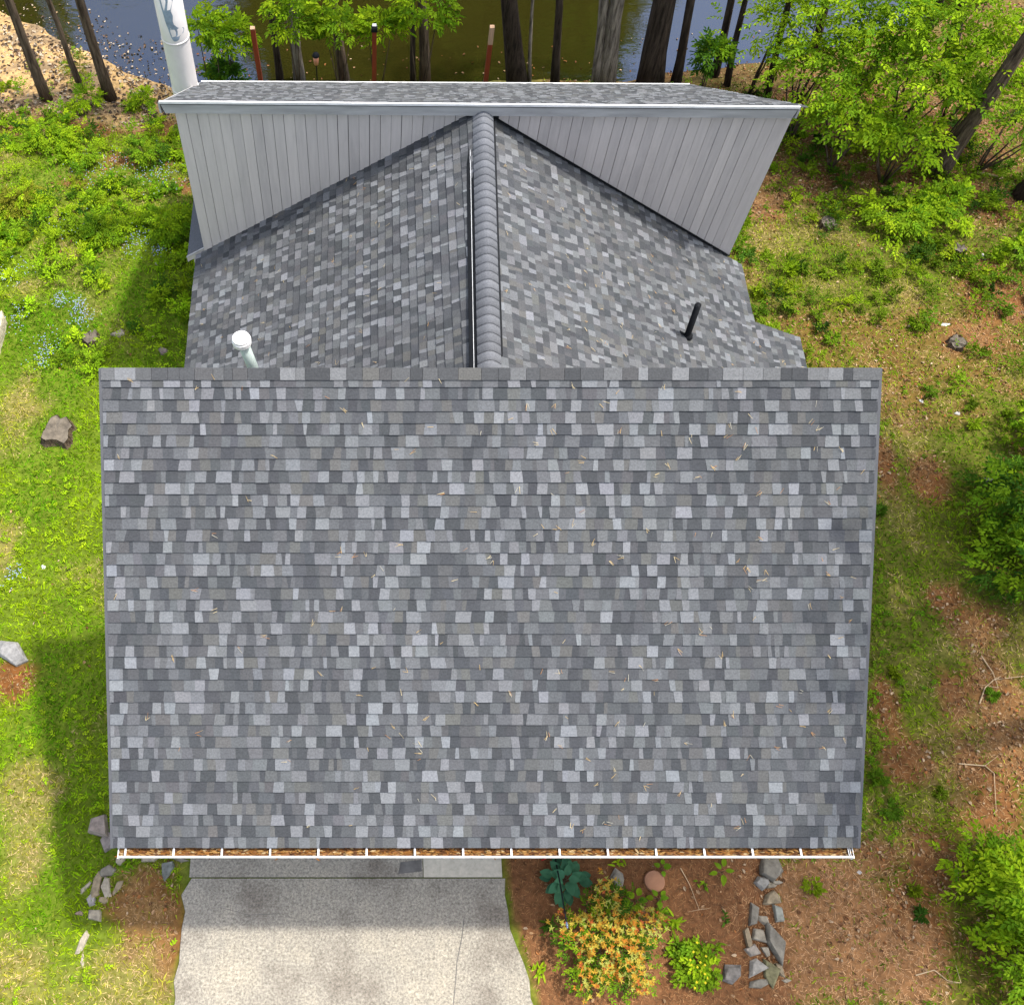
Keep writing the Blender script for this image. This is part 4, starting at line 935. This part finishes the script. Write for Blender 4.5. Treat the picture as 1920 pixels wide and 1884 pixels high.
# --- front bed
def rosette(name, label, cat, px, py, n, ln, asp, key, seed, rings=3, hgt=.25, fold=.2, stem=False, spread=.0):
    rng = np.random.default_rng(seed); P0 = G(px, py); t = empty(name, P0); P, D, Nn, Ls = [], [], [], []
    for i in range(n):
        r = (i + .5) / n; a = i * 2.39996 + rng.normal() * .2; el = 1.2 - 1.1 * r + rng.normal() * .12
        d = np.array([math.cos(a) * math.cos(el), math.sin(a) * math.cos(el), math.sin(el) * .6]); stemlen = ln * (.25 + .75 * r) + spread * r
        P.append(np.array([math.cos(a) * stemlen * .6, math.sin(a) * stemlen * .6, hgt * (1 - .75 * r) + .03])); D.append(d * (1, 1, .6)); Nn.append(np.array([-math.cos(a) * .4, -math.sin(a) * .4, 1])); Ls.append(ln * rng.uniform(.8, 1.15))
    P, D, Nn, Ls = map(np.array, (P, D, Nn, Ls)); c = tint(rng, n, key, .15)
    b = MB()
    for p in P[::2]: b.tube([(0, 0, -.02), p * .6 + (0, 0, .01), p + (0, 0, .0)], [.006, .005, .004], 5)
    b.build('stalks', M['twig'], t)
    # each large leaf a part of its own
    for i in range(n):
        V, F = broad_leaf(P[i], D[i], Nn[i], Ls[i], Ls[i] * asp, fold)
        mesh('leaf', V, F, M['leaf'], t, c[i], True)
    tag(t, label, cat); return t
def broad_leaf(P, D, Nn, ln, wd, fold):
    D = D / np.linalg.norm(D); S = np.cross(D, Nn); S /= np.linalg.norm(S); U = np.cross(S, D); V = []; F = []
    prof = [(0, .04), (.12, .55), (.3, .95), (.5, 1.0), (.7, .82), (.86, .48), (1, .02)]
    for t, w_ in prof:
        c = P + D * ln * t - U * ln * .35 * t * t
        for s in (-1, 0, 1): V.append(c + S * wd * .5 * w_ * s + U * wd * fold * w_ * abs(s))
    for i in range(len(prof) - 1):
        for k in range(2): q = i * 3 + k; F.append((q, q + 1, q + 4, q + 3))
    return np.array(V), F
rosette('hosta', 'big blue green hosta under the gutter beside the driveway', 'hosta', 1056, 1652, 30, .20, .72, 'teal', 801, hgt=.28, spread=.22)
rosette('hosta', 'two-leaved young plant right of the orange shrub top', 'plant', 1190, 1688, 5, .16, .75, 'mid', 802, hgt=.12)
rosette('hosta', 'small broad-leaved plant under the terracotta disc', 'plant', 1232, 1684, 5, .13, .7, 'mid', 803, hgt=.10)
rosette('hosta', 'little plant touching the top of the terracotta disc', 'plant', 1238, 1628, 4, .11, .8, 'mid', 804, hgt=.10)
rosette('hosta', 'lone green plant left of the big grey boulder', 'plant', 1352, 1634, 5, .15, .55, 'mid', 805, hgt=.12)
for i, (px, py, n_, ln_, key, lab) in enumerate(((1238, 1718, 26, .17, 'mid', 'strappy green clump below the terracotta disc'), (1262, 1730, 22, .16, 'lime', 'lighter strappy clump right of the one below the disc'), (1272, 1766, 22, .15, 'mid', 'strappy clump above the leafy clump with yellow flowers'),
        (1158, 1615, 16, .13, 'lime', 'tuft of fresh shoots below the gutter right of the hosta'), (240, 1618, 18, .13, 'mid', 'bright green tuft at the left garage corner'), (1318, 1660, 10, .10, 'mid', 'small tuft in the bare mulch right of the disc'), (1360, 1725, 10, .10, 'deep', 'dark tuft in the mulch left of the stone row'),
        (1028, 1735, 18, .12, 'deep', 'dark leafy shoot left of the orange shrub'), (1012, 1820, 20, .13, 'lime', 'bright leafy clump at the driveway edge near the bottom'), (1345, 1775, 14, .12, 'mid', 'green sprout left of the narrow beige stone'))):
    rng = np.random.default_rng(820 + i); P0 = G(px, py); t = empty('strap_leaved_plant', P0); a = rng.uniform(0, 6.28, n_); el = rng.uniform(.15, 1.2, n_)
    D = np.stack([np.cos(a) * np.cos(el), np.sin(a) * np.cos(el), np.sin(el)], 1); P = rng.normal(size=(n_, 3)) * (.045, .045, 0); P[:, 2] = .0
    for k in range(n_):
        V, F = broad_leaf(P[k], D[k], np.array([0, 0, 1.]) + D[k] * .01 + (.01, .02, 0), ln_ * rng.uniform(.7, 1.2), .034, .25)
        mesh('leaf', V, F, M['leaf'], t, tint(rng, 1, key)[0], True)
    tag(t, lab, 'plant')
# leafy clump with yellow flowers
o = bush('flowering_clump', 'leafy green clump with tiny yellow flowers at the bottom of the bed', 'plant', G(1305, 1815), (.36, .30, .16), .10, 841, 16, 10, .075, .6, 'mid', 'lime', 5, .12, 3, .006)
P = np.random.default_rng(9).normal(size=(14, 3)) * (.16, .14, .01) + (0, 0, .26); V, F = leaves(np.repeat(P, 4, 0), np.tile([[1, 0, .2], [-1, 0, .2], [0, 1, .2], [0, -1, .2]], (14, 1)).astype(float), np.tile([0, 0, 1.], (56, 1)), .022, .018, .1)
mesh('flowers', V, F, M['leaf'], o, np.tile([.75, .60, .03], (len(V), 1)))
# azalea: green sprays with orange and yellow star-shaped flower heads
rng = np.random.default_rng(850); P0 = G(1132, 1766); az = empty('azalea', P0)
(V, F, C), cc = crown(rng, (.82, .86, .30), 44, 11, .058, .42, 'mid', 6, .12, 'deep'); V += (0, 0, .32); V[:, 2] = np.maximum(V[:, 2], .01); mesh('foliage', V, F, M['leaf'], az, C)
b = MB()
for i in range(12): e = cc[rng.integers(len(cc))] + (0, 0, .3); b.tube([rng.normal(size=3) * (.08, .08, 0), e * .5 + rng.normal(size=3) * .06, e], [.014, .01, .004], 6)
b.build('stem', M['twig'], az)
nb = 620; d = nrmz(rng.normal(size=(nb, 3))); d[:, 2] = np.abs(d[:, 2]); rr_ = rng.uniform(.55, 1.02, (nb, 1)) * (.8 + .25 * np.sin(np.arctan2(d[:, 1], d[:, 0]) * 5)[:, None]); Pb = d * (.95, 1.0, .42) * rr_ + (0, 0, .38)
pal = np.array([[.58, .24, .035], [.58, .35, .045], [.58, .46, .07], [.44, .46, .10], [.50, .14, .04]]); pc = pal[rng.choice(5, nb, p=[.20, .25, .28, .21, .06])]
parts = []
for k in range(7):
    an = k * .9 + rng.uniform(0, 6, nb); D = np.stack([np.cos(an), np.sin(an), rng.uniform(.1, .9, nb)], 1); v, f = leaves(Pb, D, np.tile([0, 0, 1.], (nb, 1)), rng.uniform(.04, .066, nb), .015, .15); parts.append((v, f, np.repeat(pc * rng.uniform(.8, 1.2, (nb, 1)), 6, 0)))
V, F, C = join(parts); tag(mesh('flower_heads', V, F, M['leaf'], az, C), kind='stuff')
tag(az, 'azalea shrub covered in orange and yellow flowers in the front bed', 'azalea')
# terracotta disc
P0 = G(1226, 1652); b = MB(); b.tube([(0, 0, .0), (0, 0, .05), (0, 0, .062), (0, 0, .055)], [.165, .165, .155, .13], 28); o = b.build('terracotta_disc', plain('terracotta', (.30, .15, .085), .85, .15, 5)); o.location = P0
tag(o, 'round terracotta disc lying on the mulch under the gutter', 'disc')
# leaning black garden hook
A_ = G(1040, 1592); B_ = atZ(1062, 1728, 1.25); t = empty('garden_hook', A_); b = MB(); d = B_ - A_; b.tube([(0, 0, -.1), d * .5, d], .011, 8); b.build('rod', M['dark'], t, True)
b = MB(); dd = d / np.linalg.norm(d)
for k, r_ in enumerate((.018, .024, .018)): b.tube([d + dd * (.0 + .045 * k), d + dd * (.02 + .045 * k), d + dd * (.04 + .045 * k)], [.008, r_, .008], 10)
b.build('finial', plain('blue_beads', (.10, .14, .24), .15, .3, 9, spec=.8), t, True); tag(t, 'thin black garden rod with beaded tip leaning over the hosta', 'garden rod')
# red marker stake
A_ = G(1016, 1612); b = MB(); b.tube([(0, 0, 0), (.02, -.01, .22)], .012, 8); o = b.build('marker_stake', plain('red_plastic', (.45, .02, .02), .5, .1, 4)); o.location = A_; tag(o, 'short red stake beside the hosta under the gutter', 'stake')
# fallen branches
def branch(label, pts, r, seed):
    rng = np.random.default_rng(seed); P = [G(*p) for p in pts]; o0 = P[0].copy(); q = [p - o0 + np.array([0, 0, .03]) for p in P]; b = MB(); b.tube(q, list(np.linspace(r, r * .4, len(q))), 6)
    for i in range(2): s_ = q[rng.integers(1, len(q))]; b.tube([s_, s_ + rng.normal(size=3) * (.15, .15, .0) + (0, 0, .02)], [r * .5, r * .2], 5)
    o = b.build('fallen_branch', M['dry_twig']); o.location = o0; tag(o, label, 'branch', 'dry branches lying on the ground')
branch('dry forked branch on bare soil right of the roof, middle height', [(1835, 1320), (1845, 1290), (1862, 1275), (1920, 1268)], .012, 1)
branch('thin crooked branch on the right lawn above the lower shrub', [(1796, 1432), (1845, 1436), (1862, 1450), (1866, 1520)], .011, 2)
branch('pale branch lying under the right edge shrubs', [(1838, 1230), (1860, 1262), (1870, 1290)], .011, 3)
branch('pale twig pile on the soil near the bottom right shrub', [(1715, 1828), (1750, 1818), (1775, 1838), (1800, 1842)], .011, 4)
branch('thin twig across the mulch right of the terracotta disc', [(1275, 1627), (1292, 1658), (1310, 1705)], .008, 5)
branch('short branch on the ground under the upper right thicket', [(1712, 298), (1740, 312)], .03, 6)
branch('pair of pale branches right of the leaning trunk', [(1830, 325), (1880, 335)], .03, 7)
